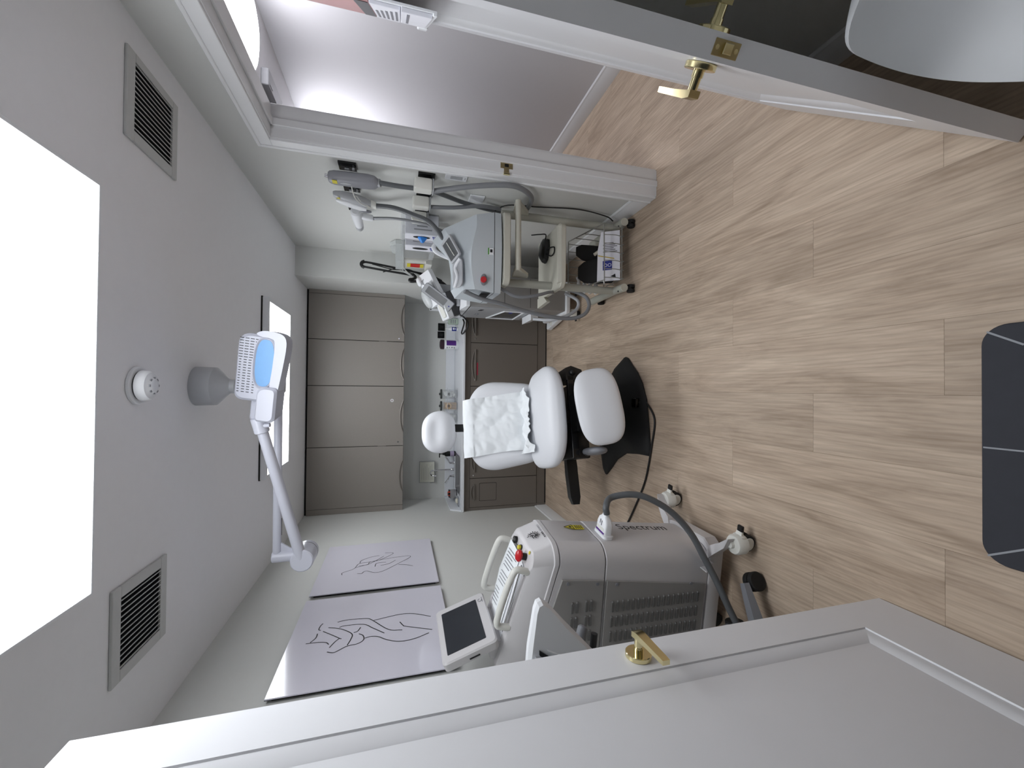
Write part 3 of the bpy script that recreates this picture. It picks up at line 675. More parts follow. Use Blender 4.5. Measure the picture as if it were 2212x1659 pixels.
# ------------------------------------------------------------------ right wall: plates, clips, handpieces, hoses
def plate(y0, y1, z0, z1, label):
    t = thing('magnet_plate', label, 'wall plate', (XR, (y0 + y1) / 2, (z0 + z1) / 2), group='black handpiece plates on the right wall')
    part('plate', B().box(XR - .012, y0, z0, XR - .0005, y1, z1, bev=.001), M_blackg, t)
    m = (y0 + y1) / 2
    part('hook', B().box(XR - .020, m + .005, z1 - .055, XR - .012, m + .025, z1 - .030, bev=.002).box(XR - .026, m - .006, z0 + .010, XR - .012, m + .010, z0 + .022, bev=.002), M_lgrey, t)
    return t
for y0, y1, z0, z1, lb in ((2.392, 2.475, 1.805, 1.898, 'black plate behind the grey handpiece'), (2.650, 2.735, 1.808, 1.902, 'black plate behind the white handpiece'), (2.935, 3.02, 1.815, 1.906, 'black plate behind the angled handpiece'),
                           (2.385, 2.470, 1.374, 1.470, 'lower black plate under the grey handpiece'), (2.628, 2.712, 1.376, 1.470, 'lower black plate under the white handpiece'), (2.860, 2.942, 1.374, 1.468, 'lower black plate above the glove boxes')):
    plate(y0, y1, z0, z1, lb)
for y, lb in ((2.430, 'cream hose clip on the lower plate nearest the doorway'), (2.665, 'cream hose clip on the middle lower plate'), (2.900, 'cream hose clip on the lower plate next to the glove boxes')):
    t = thing('hose_clip', lb, 'clip', (XR - .03, y, 1.43), group='cream hose clips')
    part('shell', B().prism(rrect(y - .036, 1.388, y + .036, 1.492, .012), XR - .092, XR - .027, 'x', bev=.006), M_cream, t)
    part('ring', B().box(XR - .094, y - .038, 1.380, XR - .0265, y + .038, 1.387, bev=.002), M_lgrey, t)
# grey handpiece
t = thing('laser_handpiece', 'grey handpiece with a yellow label hanging nearest the doorway', 'handpiece', (1.165, 2.45, 1.82), group='handpieces on the right wall')
def sec(c, a, bb, z, n=20): return [(c[0] + a * math.copysign(abs(math.cos(i * 2 * math.pi / n)) ** .7, math.cos(i * 2 * math.pi / n)), c[1] + bb * math.copysign(abs(math.sin(i * 2 * math.pi / n)) ** .7, math.sin(i * 2 * math.pi / n)), z) for i in range(n)]
def body_along(b, p0, p1, secs):
    """sections (t, half-x, half-y) between two points on a nearly vertical axis"""
    p0 = V(p0); p1 = V(p1)
    return b.loft([sec(p0.lerp(p1, k), a, c, p0.lerp(p1, k).z) for k, a, c in secs])
part('body', body_along(B(), (1.165, 2.456, 1.952), (1.165, 2.452, 1.690), [(0, .022, .028), (.03, .027, .037), (.12, .030, .046), (.5, .031, .052), (.8, .030, .056), (.93, .026, .050), (1, .018, .030)]), mat('taupe_grey_case', (140, 141, 147), .42), t)
part('nozzle', B().cyl((1.165, 2.445, 1.950), (1.165, 2.440, 1.970), .010, n=14), M_chrome, t)
part('label', B().box(1.1340, 2.425, 1.905, 1.1365, 2.462, 1.930), M_yellow, t, label='yellow label')
part('badge', B().loft([[(1.1335 + d, 2.448 + .013 * math.cos(a), 1.862 + .030 * math.sin(a)) for a in [i * math.pi / 8 for i in range(16)]] for d in (0, .004)]), M_lgrey, t, label='pale oval badge')
part('collar', B().cyl((1.165, 2.451, 1.690), (1.165, 2.447, 1.678), .022, n=18), M_lgrey, t)
part('hose', B().tube([(1.165, 2.446, 1.68), (1.16, 2.444, 1.58), (1.158, 2.440, 1.495)], .0135, n=12), M_cabled, t)
# white handpiece
t = thing('laser_handpiece', 'pale handpiece with a warning triangle hanging in the middle', 'handpiece', (1.15, 2.69, 1.84), group='handpieces on the right wall')
part('body', body_along(B(), (1.16, 2.652, 1.955), (1.145, 2.705, 1.735), [(0, .012, .018), (.06, .018, .026), (.25, .026, .040), (.55, .028, .050), (.8, .024, .040), (.94, .018, .026), (1, .014, .020)]), M_lgrey, t)
part('cover', body_along(B(), (1.135, 2.675, 1.940), (1.122, 2.735, 1.772), [(0, .008, .012), (.1, .012, .022), (.4, .014, .036), (.8, .013, .032), (1, .008, .016)]), M_white, t)
part('trigger', B().pad((1.118, 2.755, 1.775), (.010, .012, .034), 2.5, 2.5, 18, 10), M_grey, t)
F = frame((1.133, 2.640, 1.925), (0, 1, -.2), (.1, 0, 1))
part('warning_label', B(F).prism([(-.010, -.009), (.010, -.009), (0, .010)], 0, -.0035), M_yellow, t, label='yellow warning triangle')
part('collar', body_along(B(), (1.147, 2.703, 1.742), (1.140, 2.708, 1.712), [(0, .022, .026), (1, .020, .023)]), M_cream, t)
part('cord', B().tube([(1.14, 2.47, 1.835), (1.10, 2.52, 1.822), (1.11, 2.62, 1.80), (1.115, 2.68, 1.755), (1.12, 2.705, 1.735)], .0028, n=6).tube([(1.10, 2.52, 1.822), (1.13, 2.58, 1.815), (1.135, 2.65, 1.80), (1.122, 2.70, 1.745)], .0024, n=6), M_cream, t)
part('hose', B().tube([(1.142, 2.706, 1.715), (1.12, 2.655, 1.607), (1.075, 2.609, 1.496), (1.01, 2.545, 1.39), (.93, 2.58, 1.305), (.90, 2.66, 1.26)], .0145, n=12), M_cabled, t)
# angled handpiece
t = thing('laser_handpiece', 'angled white handpiece with a grey tip hanging nearest the glove boxes', 'handpiece', (1.13, 2.9, 1.84), group='handpieces on the right wall')
F = frame((1.135, 2.80, 1.842), (-.10, 1, -.03), (0, 0, 1))
part('head', B(F).loft([[(x, a * math.cos(q), c * math.sin(q)) for q in [i * math.pi / 10 for i in range(20)]] for x, a, c in ((0, .024, .024), (.012, .034, .034), (.05, .036, .036), (.16, .030, .032), (.19, .028, .030))]), M_white, t)
part('tip', B(F).loft([[(x, a * math.cos(q), c * math.sin(q)) for q in [i * math.pi / 10 for i in range(20)]] for x, a, c in ((.19, .029, .031), (.23, .026, .028), (.26, .012, .014))]), M_lgrey, t, label='grey rounded tip')
part('print', B(F).box(.07, -.003, .033, .13, .003, .0345), M_ink, t)
part('grip', body_along(B(), (1.130, 2.868, 1.812), (1.125, 2.872, 1.738), [(0, .018, .020), (.3, .021, .023), (.9, .019, .020), (1, .014, .016)]), M_white, t)
part('hose', B().tube([(1.126, 2.870, 1.74), (1.1, 2.772, 1.608), (1.08, 2.733, 1.493), (1.05, 2.70, 1.38), (1.0, 2.72, 1.26)], .0085, n=10).tube([(1.126, 2.885, 1.74), (1.11, 2.80, 1.608), (1.1, 2.78, 1.493), (1.07, 2.74, 1.38), (1.03, 2.76, 1.24)], .008, n=10), M_cable, t)
# hanging hoses
solid('wall_hose', B().tube([(1.155, 2.440, 1.384), (1.17, 2.372, 1.217), (1.185, 2.332, 1.061), (1.19, 2.312, .927), (1.19, 2.369, .823), (1.20, 2.48, .762), (1.20, 2.66, .75)], .0155, n=12), M_cable, 'thick grey hose looping down the right wall beside the doorway', 'hose', (1.18, 2.36, 1.0))
solid('wall_hose', B().tube([(1.160, 2.445, 1.384), (1.17, 2.52, 1.28), (1.19, 2.609, 1.181), (1.20, 2.68, 1.03), (1.205, 2.72, .90)], .0135, n=12), M_cabled, 'grey hose slanting across the right wall below the clips', 'hose', (1.19, 2.6, 1.18))
solid('wall_hose', B().tube([(1.160, 2.668, 1.384), (1.165, 2.645, 1.236), (1.19, 2.63, 1.06), (1.2, 2.66, .92)], .0125, n=12), M_cable, 'straight grey hose hanging from the middle clip', 'hose', (1.17, 2.64, 1.2))
solid('wall_wire', B().tube([(1.20, 2.70, .955), (1.215, 2.62, .88), (1.22, 2.60, .68), (1.222, 2.56, .40), (1.205, 2.57, .19), (1.185, 2.585, .125)], .0042, n=8), M_bcable, 'thin black cable running down the right wall to the cart foot', 'cable', (1.22, 2.6, .6))
for y0, y1, z0, z1, lb in ((2.350, 2.422, 1.190, 1.318, 'white light switch close to the doorway casing'), (2.572, 2.672, 1.042, 1.138, 'white blank wall plate between the hoses')):
    t = thing('wall_switch', lb, 'switch', (XR, (y0 + y1) / 2, (z0 + z1) / 2))
    part('plate', B().box(XR - .008, y0, z0, XR - .0005, y1, z1, bev=.003), M_white, t)
    if y0 < 2.5: part('rocker', B().box(XR - .011, y0 + .020, z0 + .030, XR - .008, y1 - .020, z1 - .030, bev=.002).box(XR - .0085, y0 + .026, z0 + .010, XR - .0078, y1 - .026, z0 + .016), M_lgrey, t)

# glove boxes in a clear wall dispenser, sharps bin
GX0, GX1 = 1.085, XR - .006
t = thing('glove_dispenser', 'clear wall rack holding cartons of gloves on the right wall', 'rack', (XR, 3.2, 1.42))
b = B().box(XR - .005, 2.955, 1.30, XR - .0005, 3.50, 1.56).box(GX0 - .008, 2.955, 1.296, XR - .005, 3.50, 1.3)
for y in (2.955, 3.195, 3.496): b.box(GX0 - .008, y, 1.3, XR - .005, y + .004, 1.55)
part('shell', b, M_acry, t)
part('lip', B().box(GX0 - .012, 2.955, 1.30, GX0 - .008, 3.50, 1.335), M_acry, t)
def carton(y0, y1, z0, z1, label, glove):
    t = thing('glove_box', label, 'carton', ((GX0 + GX1) / 2, (y0 + y1) / 2, z0), group='glove cartons in the wall rack')
    part('carton', B().box(GX0, y0, z0, GX1, y1, z1, bev=.002), M_box, t)
    m = (y0 + y1) / 2; zc = (z0 + z1) / 2
    o = part('opening', B().loft([[(GX0 - .0008 - d, m + .024 * math.cos(a), zc + .060 * math.sin(a)) for a in [i * math.pi / 10 for i in range(20)]] for d in (0, .0006)]), M_ink, t)
    if glove:
        b = B(); b.loft([[(GX0 - .0012 - h, m + .004 + a * math.cos(q) * (1 + .25 * math.sin(3 * q)), zc - .006 + c * math.sin(q) * (1 + .2 * math.cos(2 * q))) for q in [i * math.pi / 9 for i in range(18)]] for h, a, c in ((0, .021, .042), (.012, .024, .032), (.026, .020, .020), (.036, .008, .008))])
        part('glove_tuft', b, M_glove, t, label='blue glove pulled half out')
    part('corner_print', B().prism([(m - .036, z0 + .010), (m + .030, z0 + .010), (m + .030, z0 + .030), (m - .036, z0 + .042)], GX0 - .0009, GX0 - .0003, 'x'), M_navy, t)
    b = B()
    for i in range(3): b.box(GX0 + .030 + .024 * i, y0 - .0008, z0 + .045 + .03 * (i % 2), GX0 + .040 + .024 * i, y0 - .0002, z0 + .17 - .02 * i)
    part('side_print', b, M_inkg, t)
carton(2.964, 3.076, 1.3005, 1.530, 'glove carton with a blue glove hanging out', True)
carton(3.206, 3.330, 1.3005, 1.525, 'glove carton with an empty slot, next to the sharps bin', False)
t = thing('wipe_pouch', 'crinkled silver pouch wedged between the glove cartons', 'pouch', (1.15, 3.11, 1.3005))
part('pouch', B().loft([[(1.10 + .12 * i / 8, 3.134 + (.045 - .002 * j) * (1 if s else -1) * (.55 + .45 * math.sin(math.pi * i / 8)) * (1 - .45 * j / 6) + .006 * math.sin(2.3 * i + j), 1.3005 + .215 * j / 6) for s in (0, 1) for i in (range(9) if s else range(8, -1, -1))] for j in range(7)]), mat('silver_foil', (206, 204, 212), .3, metal=.35), t)
part('seal', B().box(1.11, 3.124, 1.512, 1.21, 3.144, 1.524, bev=.003), M_lgrey, t)
t = thing('sharps_bin', 'grey sharps bin with a red and yellow warning label and clear lid', 'bin', (1.14, 3.66, 1.33))
part('bin', B().loft([[(p[0], p[1], z) for p in rrect(1.06 + i, 3.535 + i, XR - .002 - i * .2, 3.775 - i, .02)] for z, i in ((1.335, .012), (1.36, .006), (1.53, 0))]), M_sharp, t)
part('foot', B().prism([(3.56, 1.30), (3.76, 1.30), (3.775, 1.350), (3.545, 1.350)], 1.05, XR - .003, 'x', bev=.004), M_cream, t)
part('label', B().box(1.0592, 3.60, 1.395, 1.0605, 3.70, 1.475), M_sharpred, t, label='red warning label')
for z_ in (1.475, 1.366): part('label_band', B().box(1.0588, 3.60, z_, 1.0603, 3.70, z_ + .029), M_yellow, t, label='yellow band')
b = B().box(1.045, 3.52, 1.531, XR - .002, 3.79, 1.540, bev=.002)
b.prism([(3.53, 1.541), (3.78, 1.541), (3.79, 1.63), (3.60, 1.645), (3.53, 1.60)], 1.19, XR - .004, 'x', bev=.004)
b.box(1.05, 3.535, 1.541, 1.19, 3.54, 1.60).box(1.05, 3.77, 1.541, 1.19, 3.775, 1.60)
part('lid', b, M_tint, t)
part('handle', B().tube([(1.05, 3.70, 1.536), (1.02, 3.73, 1.50), (1.01, 3.80, 1.46), (1.04, 3.79, 1.535)], .005, n=8), M_tint, t)

# folded black lamp on the chase, white cup
t = thing('magnifier_lamp', 'black folding arm lamp clamped at the chase behind the tower machine', 'lamp', (0.998, 3.887, 1.142))
part('arm', B().tube([(1.0, 3.866, 1.183), (1.04, 3.866, 1.288), (1.078, 3.866, 1.537), (1.114, 3.866, 1.817), (1.116, 3.866, 1.868)], .0095, n=10, k=3), M_black, t)
part('forearm', B().tube([(1.064, 3.825, 1.871), (1.045, 3.825, 1.697), (1.026, 3.825, 1.497), (1.022, 3.825, 1.45)], .0095, n=10, k=3), M_black, t)
part('elbow', B().tube([(1.064, 3.846, 1.865), (1.072, 3.846, 1.881), (1.09, 3.846, 1.89), (1.108, 3.846, 1.881), (1.116, 3.846, 1.863)], .015, n=12), M_black, t)
part('wrist', B().tube([(1.032, 3.825, 1.45), (1.003, 3.814, 1.424), (0.982, 3.804, 1.45), (0.977, 3.804, 1.476), (0.959, 3.804, 1.466), (0.967, 3.804, 1.398)], .012, n=10), M_black, t)
part('cord', B().tube([(1.099, 3.851, 1.8), (1.066, 3.846, 1.622), (1.076, 3.846, 1.486), (1.045, 3.856, 1.392), (1.029, 3.856, 1.288), (1.008, 3.856, 1.204)], .0042, n=6).tube([(1.029, 3.825, 1.706), (1.076, 3.846, 1.58), (1.035, 3.846, 1.434)], .0042, n=6), M_bcable, t)
part('socket', B().tube([(1.005, 3.877, 1.23), (0.986, 3.877, 1.183), (0.956, 3.877, 1.142), (0.946, 3.877, 1.11)], [.016, .020], n=12), M_blackg, t)
t = thing('white_lamp_cup', 'small white cup-shaped spout on the chase beside the black lamp', 'fitting', (.985, 3.90, 1.34))
part('cup', B().lathe([(.012, -.045), (.034, -.038), (.042, .0), (.034, .034), (.016, .042)], (.985, 3.885, 1.345), 22), M_tint, t)
part('stem', B().cyl((.985, 3.905, 1.345), (.985, YC - .0005, 1.345), .014, n=14), M_cream, t)

# ------------------------------------------------------------------ ceiling-mounted treatment lamp
t = thing('treatment_lamp', 'white ceiling-mounted arm lamp with a slotted head and blue inset', 'lamp', (0, 2.17, ZC))
part('ceiling_canopy', B().lathe([(.020, -.150), (.026, -.140), (.044, -.120), (.086, -.078), (.088, -.0005)], (0, 2.17, ZC), 36), M_lgrey, t)
part('post', B().cyl((0, 2.17, 2.09), (0, 2.17, 2.300), .024, n=20).cyl((0, 2.17, 2.285), (0, 2.17, 2.31), .032, n=20, bev=.003), M_lgrey, t)
part('hub', B().box(-.030, 2.135, 2.085, .090, 2.205, 2.135, bev=.012, seg=2), M_lgrey, t)
part('arm', B().tube([(.02, 2.17, 2.112), (-.80, 2.17, 2.108)], .0185, n=16, smooth=False), M_lamp, t)
part('elbow', B().cyl((-.80, 2.17, 2.128), (-.80, 2.17, 1.985), .026, n=20, bev=.004), M_lamp, t)
part('web', B().prism([(-.775, 2.10), (-.735, 2.09), (-.76, 2.055), (-.775, 2.02)], 2.165, 2.175, 'y'), M_lamp, t)
part('joint', B().cyl((-.80, 2.085, 1.985), (-.80, 2.225, 1.985), .050, n=30, bev=.005), M_lamp, t)
part('joint_seam', B().cyl((-.80, 2.190, 1.985), (-.80, 2.194, 1.985), .0505, n=30), M_grey, t)
HEAD0 = V((-.145, 1.985, 2.138))
part('forearm', B().tube([(-.80, 2.11, 1.99), HEAD0 + V((-.035, .006, -.008))], [.024, .022], n=16, smooth=False), M_lamp, t)
part('label_strip', B().box(-.70, 2.1695, 2.0885, -.62, 2.1705, 2.094), M_seam, t)
part('collar', B().cyl(HEAD0 + V((-.052, .010, -.010)), HEAD0 + V((.012, -.002, .004)), .030, n=22, bev=.003).cyl(HEAD0 + V((-.02, -.01, -.02)), HEAD0 + V((-.018, -.015, -.046)), .010, n=12), M_lamp, t)
F = frame((-.053, 1.965, 2.236), (.274, -.035, -.030), (.02, .18, .97))     # x along the head, y up, z towards the room door
hd = part('head', B(F).loft([[(p[0], p[1], z) for p in rrect(0 + i, -.165 + i, .285 - i, -i, [.045, .03, .05, .045])] for z, i in ((-.085, .03), (-.070, .008), (-.04, 0), (-.012, .002), (0, .012))]), M_lamphead, t)
b = B(F)
for c in range(21):
    for r_ in range(4):
        x = .262 - .0112 * c; y = -.020 - .0195 * r_ - (.0035 if c < 8 else 0) * r_ / 3; L = (.010 if c > 7 else .013) * (.7 if (r_ in (0, 3) and c > 7) else 1)
        b.box(x - .0014, y - L * .6, -.002, x + .0014, y + L * .6, .0006)
part('slots', b, M_ink, hd, kind='stuff')
lip = [(p.x, p.y) for p in spline([(.060, -.186, 0), (.15, -.196, 0), (.25, -.203, 0), (.290, -.190, 0), (.302, -.150, 0), (.300, -.105, 0), (.286, -.082, 0), (.276, -.105, 0), (.274, -.138, 0), (.255, -.156, 0), (.16, -.156, 0), (.072, -.152, 0), (.058, -.168, 0)], 4)]
part('hood_lip', B(F).loft([[(p[0], p[1], z) for p in lip] for z in (-.040, -.02, .012, .016)]), M_lamphead, hd)
ring = [(.168 + .098 * math.copysign(abs(math.cos(a)) ** .8, math.cos(a)), -.118 + .036 * math.copysign(abs(math.sin(a)) ** .7, math.sin(a))) for a in [i * math.pi / 16 for i in range(32)]]
part('inset_rim', B(F).loft([[((p[0] - .168) * k + .168, (p[1] + .118) * k2 - .118, z) for p in ring] for z, k, k2 in ((-.02, 1.12, 1.3), (.006, 1.12, 1.3), (.010, 1.06, 1.15), (.004, 1.0, 1.0))]), M_lamphead, hd)
part('blue_inset', B(F).loft([[(p[0], p[1], z) for p in ring] for z in (.0, .0055)]), M_blue, hd, label='light blue oval inset')
part('yoke', B(F).loft([[(p[0], p[1], z) for p in rrect(-.075 + i, -.188 + i, .072 - i, -.108 - i, [.030, .012, .020, .016])] for z, i in ((-.07, .01), (.022, 0), (.032, .008))]), M_lamphead, hd)
part('socket', B(F).loft([[(p[0], p[1], z) for p in rrect(-.095 + i, -.135 + i, .02, -.055 - i, .02)] for z, i in ((-.09, .01), (-.045, 0), (-.035, .008))]), M_lamphead, hd)

# ------------------------------------------------------------------ treatment chair
TH = math.radians(12)
t = thing('treatment_chair', 'white vinyl treatment chair with headrest on a black base', 'chair', (-.195, 2.70, 0), TH)
R0 = t.matrix_basis.copy(); ch = t
def Lc(x, y, z): return R0 @ V((x, y, z))
seat = part('seat', B(R0).pad((-.005, -.002, .578), (.345, .276, .070), 3.4, 2.7, 56, 18, warp=lambda p: p + V((0, 0, -.018 * max(0, -p.y / .285) ** 3 + .006 * (p.x / .335) ** 2))), M_vinyl, t)
bu = V((0, .30, .46)).normalized()
FB = R0 @ frame((0, .262, .575), (1, 0, 0), bu)
hw = [(0, .285), (.05, .302), (.14, .318), (.25, .335), (.33, .342), (.40, .330), (.455, .300), (.50, .245), (.535, .165), (.548, .08)]
out = [(a, bb) for bb, a in hw] + [(-a, bb) for bb, a in reversed(hw)]
outs = [(p.x, p.y) for p in spline([(a, bb, 0) for a, bb in out], 3)]
part('backrest', B(FB).slab(outs, .115, .008), M_vinyl, t)
part('back_shell', B(FB).slab([(x * .86, .27 + (y - .27) * .86) for x, y in outs], .05, .01, M=FB @ Matrix.Translation((0, 0, -.075))), M_black, t)
FH = R0 @ frame((-.022, .632, 1.250), (1, 0, 0), (0, .36, .93))
def hwarp(p):
    k = p.y / .140
    p = V((p.x * (1.0 - .20 * max(0, k) ** 1.5 - .12 * max(0, -k) ** 2), p.y, p.z))
    if p.z > 0: p.z -= .020 * math.exp(-((p.x) / .08) ** 2 - ((p.y - .01) / .045) ** 2) + .010 * math.exp(-((p.x) / .13) ** 2)
    return p
part('headrest', B(FH).pad((0, 0, 0), (.168, .140, .062), 2.9, 2.3, 48, 20, warp=hwarp), M_vinyl, t)
part('headrest_stem', B(R0).box(-.030, .575, .98, .030, .597, 1.20, bev=.003), M_black, t)
FF = R0 @ frame((.004, -.435, .385), (1, 0, .13), (0, .42, .90))
part('footrest', B(FF).pad((0, 0, 0), (.236, .138, .056), 3.0, 2.6, 48, 16), M_vinyl, t)
part('footrest_bracket', B(R0).box(-.13, -.42, .33, .13, -.20, .45, bev=.01), M_black, t)
part('side_cover', B(R0).pad((-.258, -.285, .368), (.026, .125, .056), 2.6, 2.4, 28, 12), M_grey, t)  # mid grey puts shadow into the colour of a paler cover
b = B(R0).box(-.300, -.215, .36, -.06, .20, .495, bev=.012, seg=2).box(-.06, -.16, .33, .20, .20, .455, bev=.01)
part('mechanism', b, M_black, t)
part('front_beam', B(R0).box(-.295, -.235, .445, .245, -.205, .492, bev=.004), M_blackg, t)
part('right_bracket', B(R0).loft([[(.215, y, .375), (.285, y, .385), (.310, y, .46), (.295, y, .50), (.215, y, .50)] for y in (-.235, -.05)]), M_black, t)
for x, z in ((.265, .455), (-.265, .395)): part('knob', B(R0).pad((x, -.238, z), (.022, .020, .022), 2, 2, 18, 10), M_black, t)
b = B(R0).tube([(-.03, -.228, .425), (.20, -.228, .430)], .005, smooth=False).tube([(-.04, -.215, .385), (.15, -.215, .385)], .0045, smooth=False)
part('linkage_rods', b, M_blackg, t)
for x, z in ((.05, .40), (.10, .365), (.16, .375), (-.02, .40)): part('bolt', B(R0).cyl((x, -.205, z), (x, -.180, z), .008, n=8), M_steel, t)
part('column', B(R0).loft([[(p[0], p[1], z) for p in rrect(-a, -c, a, c, .04)] for z, a, c in ((.10, .19, .17), (.16, .13, .13), (.36, .12, .12))]), M_black, t)
bp = [(.221, 2.562), (.235, 2.60), (.16, 2.74), (.07, 2.83), (.02, 2.95), (.03, 3.12), (-.02, 3.15), (-.20, 3.06), (-.42, 2.97), (-.62, 2.905), (-.655, 2.865), (-.60, 2.80), (-.515, 2.71), (-.448, 2.58), (-.43, 2.43), (-.425, 2.31), (-.400, 2.295), (-.24, 2.315), (-.06, 2.345), (.05, 2.395), (.12, 2.45), (.17, 2.51)]
cx, cy = -.205, 2.70
def br(k, z): return [(cx + (x - cx) * k, cy + (y - cy) * k, z) for x, y in bp]
part('base', B().loft([br(.985, .001), br(1, .008), br(.985, .022), br(.86, .038), br(.70, .060), br(.52, .085), br(.40, .105)]), M_blackm, t, ang=60)
part('base_socket', B().box(-.115, 2.385, .034, -.055, 2.44, .062, bev=.004), M_blackg, t)
part('control_bar', B(R0).loft([[(x, y - a, z - c), (x, y + a, z - c), (x, y + a * .8, z + c), (x, y - a * .8, z + c)] for x, y, z, a, c in ((-.285, .05, .395, .030, .034), (-.40, .05, .392, .034, .036), (-.55, .05, .385, .034, .034), (-.60, .05, .378, .022, .022))]), M_black, t)
part('control_cable', B(R0).tube([(-.29, .07, .345), (-.36, .08, .335), (-.44, .07, .345), (-.50, .06, .352)], .007, n=8), M_bcable, t)
part('power_cord', B().tube([(-.085, 2.40, .046), (-.083, 2.354, .012), (-.139, 2.285, .008), (-.21, 2.257, .008), (-.346, 2.286, .008), (-.5, 2.325, .008), (-.63, 2.376, .008), (-.852, 2.512, .008), (-.976, 2.6, .008)], .0062, n=10), M_bcable, t)
# tissue paper draped over the backrest and onto the seat
def crumple(x, y, s=1.0): return ((abs(noise.noise(V((x * 6 + y * 2, y * 5, 1.3)))) * .034 + abs(noise.noise(V((x * 13, y * 11 - x * 4, 4.1)))) * .019 + abs(noise.noise(V((x * 31, y * 27, 7.7)))) * .006)) * s
t = thing('tissue_sheet', 'crumpled white tissue sheet draped over the chair backrest', 'paper', Lc(0, .35, .80))
def sheet(F, a0, a1, b0, b1, na, nb, hgt, edge):
    vs = []; fs = []
    for j in range(nb + 1):
        bb = b0 + (b1 - b0) * j / nb
        for i in range(na + 1):
            k = i / na
            l0, l1 = edge(bb); a = l0 + (l1 - l0) * k
            z, b2 = hgt(a, bb)
            vs.append((a, b2, z))
    for j in range(nb):
        for i in range(na):
            p = j * (na + 1) + i; fs.append((p, p + 1, p + na + 2, p + na + 1))
    return B(F).add(vs, fs)
def hb(a, bb):
    z = .0690 - .008 * (a / .3) ** 2 + crumple(a, bb) * (.6 + .4 * min(1, abs(bb - .3) / .2))
    if bb < .46: return z, bb
    if bb < .565:
        q = (bb - .46) / .105; return .0755 - .035 * q * q + crumple(a, bb) * .5, .46 + .100 * q
    return .0405 - (bb - .565) * .9, .562 + .004 * math.sin(a * 30)
part('back_sheet', sheet(FB, 0, 0, -.005, .625, 48, 70, hb, lambda q: (-.232 + .010 * math.sin(q * 9) + .03 * (1 - q / .6) * .6, .214 + .008 * math.sin(q * 7 + 1) + .004)), M_paper, t, ang=25)
def hs(a, y): return (.0, y)
vs = []; fs = []
NX, NY = 60, 20
for j in range(NY + 1):
    for i in range(NX + 1):
        k = i / NX; x = -.235 + .47 * k
        yb_ = .265; yf = .015 + .075 * k + .085 * noise.noise(V((k * 5.2, .3, 2.1))) + .03 * noise.noise(V((k * 17, 1.3, .1)))
        y = yb_ + (yf - yb_) * j / NY
        z = .6525 + .006 * (x / .335) ** 2 - .003 * max(0, (y - .12) / .15) ** 2 + .004 + abs(crumple(x * 1.3, y * 1.3)) * 1.2
        vs.append((x, y, z))
for j in range(NY):
    for i in range(NX):
        p = j * (NX + 1) + i; fs.append((p, p + 1, p + NX + 2, p + NX + 1))
part('seat_sheet', B(R0).add(vs, fs), M_paper, t, ang=25)

# ------------------------------------------------------------------ large laser machine on casters by the left wall
t = thing('laser_machine', 'large pale laser machine on casters against the left wall', 'machine', (-.93, 1.82, 0), math.radians(-8))
RM = t.matrix_basis.copy(); lm = t
def plan(xf, hw_, r, xb=-.225): return rrect(xb, -hw_, xf, hw_, [r, .012, .012, r], 7)
def body(z0, z1, f0, f1, hw_, r, bev=.004):
    b = B(RM); b.loft([[(p[0], p[1], z) for p in plan(xf - i, hw_ - i, r)] for z, xf, i in ((z0, f0, bev), (z0 + bev, f0, 0), (z1 - bev, f1, 0), (z1, f1, bev))]); return b
part('lower_body', body(.135, .6815, .205, .262, .165, .075), M_machine, t)
part('body_seam', body(.680, .686, .255, .255, .160, .072, .001), M_seam, t)
ub_ = B(RM)
def zs(x): return .900 + .29 * max(0, .145 - x)
def zt(x): return 1.012 + .300 * (.25 - x)
P0 = plan(.262, .165, .075); P1 = plan(.285, .165, .075)
ub_.loft([[(p[0] - .003, p[1] * .98, .6845) for p in P0], [(p[0], p[1], .688) for p in P0], [(p[0], p[1], zs(p[0]) - .004) for p in P1], [(p[0] * .985, p[1] * .98, zs(p[0])) for p in P1]])
part('upper_body', ub_, M_machine, t)
b = B(RM); b.loft([[(p[0], p[1] * .985, zs(p[0]) - .002) for p in plan(.279, .163, .073)], [(p[0], p[1] * .985, zs(p[0]) + .004) for p in plan(.279, .163, .073)]])
part('cap_seam', b, M_seam, t)
cap = B(RM)
rg = []
for f_, xf, hw_, r in ((.004, .288, .166, .075), (.022, .288, .166, .075), (.026, .283, .161, .072)):
    rg.append([(p[0], p[1], zs(p[0]) + f_) for p in plan(xf, hw_, r, -.235)])
for k, xf, hw_, r in ((.93, .256, .150, .06), (1.0, .238, .142, .055)):
    rg.append([(p[0], p[1], zs(p[0]) + (zt(p[0]) - zs(p[0])) * k) for p in plan(xf, hw_, r, -.235)])
cap.loft(rg)
part('console_cap', cap, M_machine, t)
FT = RM @ frame((.25, 0, zt(.25)), (-1, 0, .300), (0, -1, 0))       # on the console: x towards the wall, y towards the photographer, z up
FTi = FT
part('console_recess', B(FT).prism(rrect(.07, -.085, .42, .100, .02), .0002, .0022), M_white, t)
def handle(y):
    pts = [(.075, y, -.004), (.073, y, .045), (.100, y, .060), (.200, y, .064), (.300, y, .060), (.327, y, .045), (.325, y, -.004)]
    P_ = [FT @ V(p) for p in pts]
    return B().tube(P_, .0145, n=12, k=4)
for y in (-.135, .135): part('handle', handle(y), M_beige if False else M_cream, t)
o = part('key_switch', B(FT).prism([(.038 + .017 * math.cos(i * math.pi / 4), -.072 + .017 * math.sin(i * math.pi / 4)) for i in range(8)], 0, .016, bev=.002), M_black, t)
part('key_slot', B(FT).cyl((.038, -.072, .016), (.038, -.072, .018), .004, n=10), M_chrome, o)
o = part('yellow_button', B(FT).cyl((.036, .003, .004), (.036, .003, .018), .010, n=20, bev=.002), M_yellow, t)
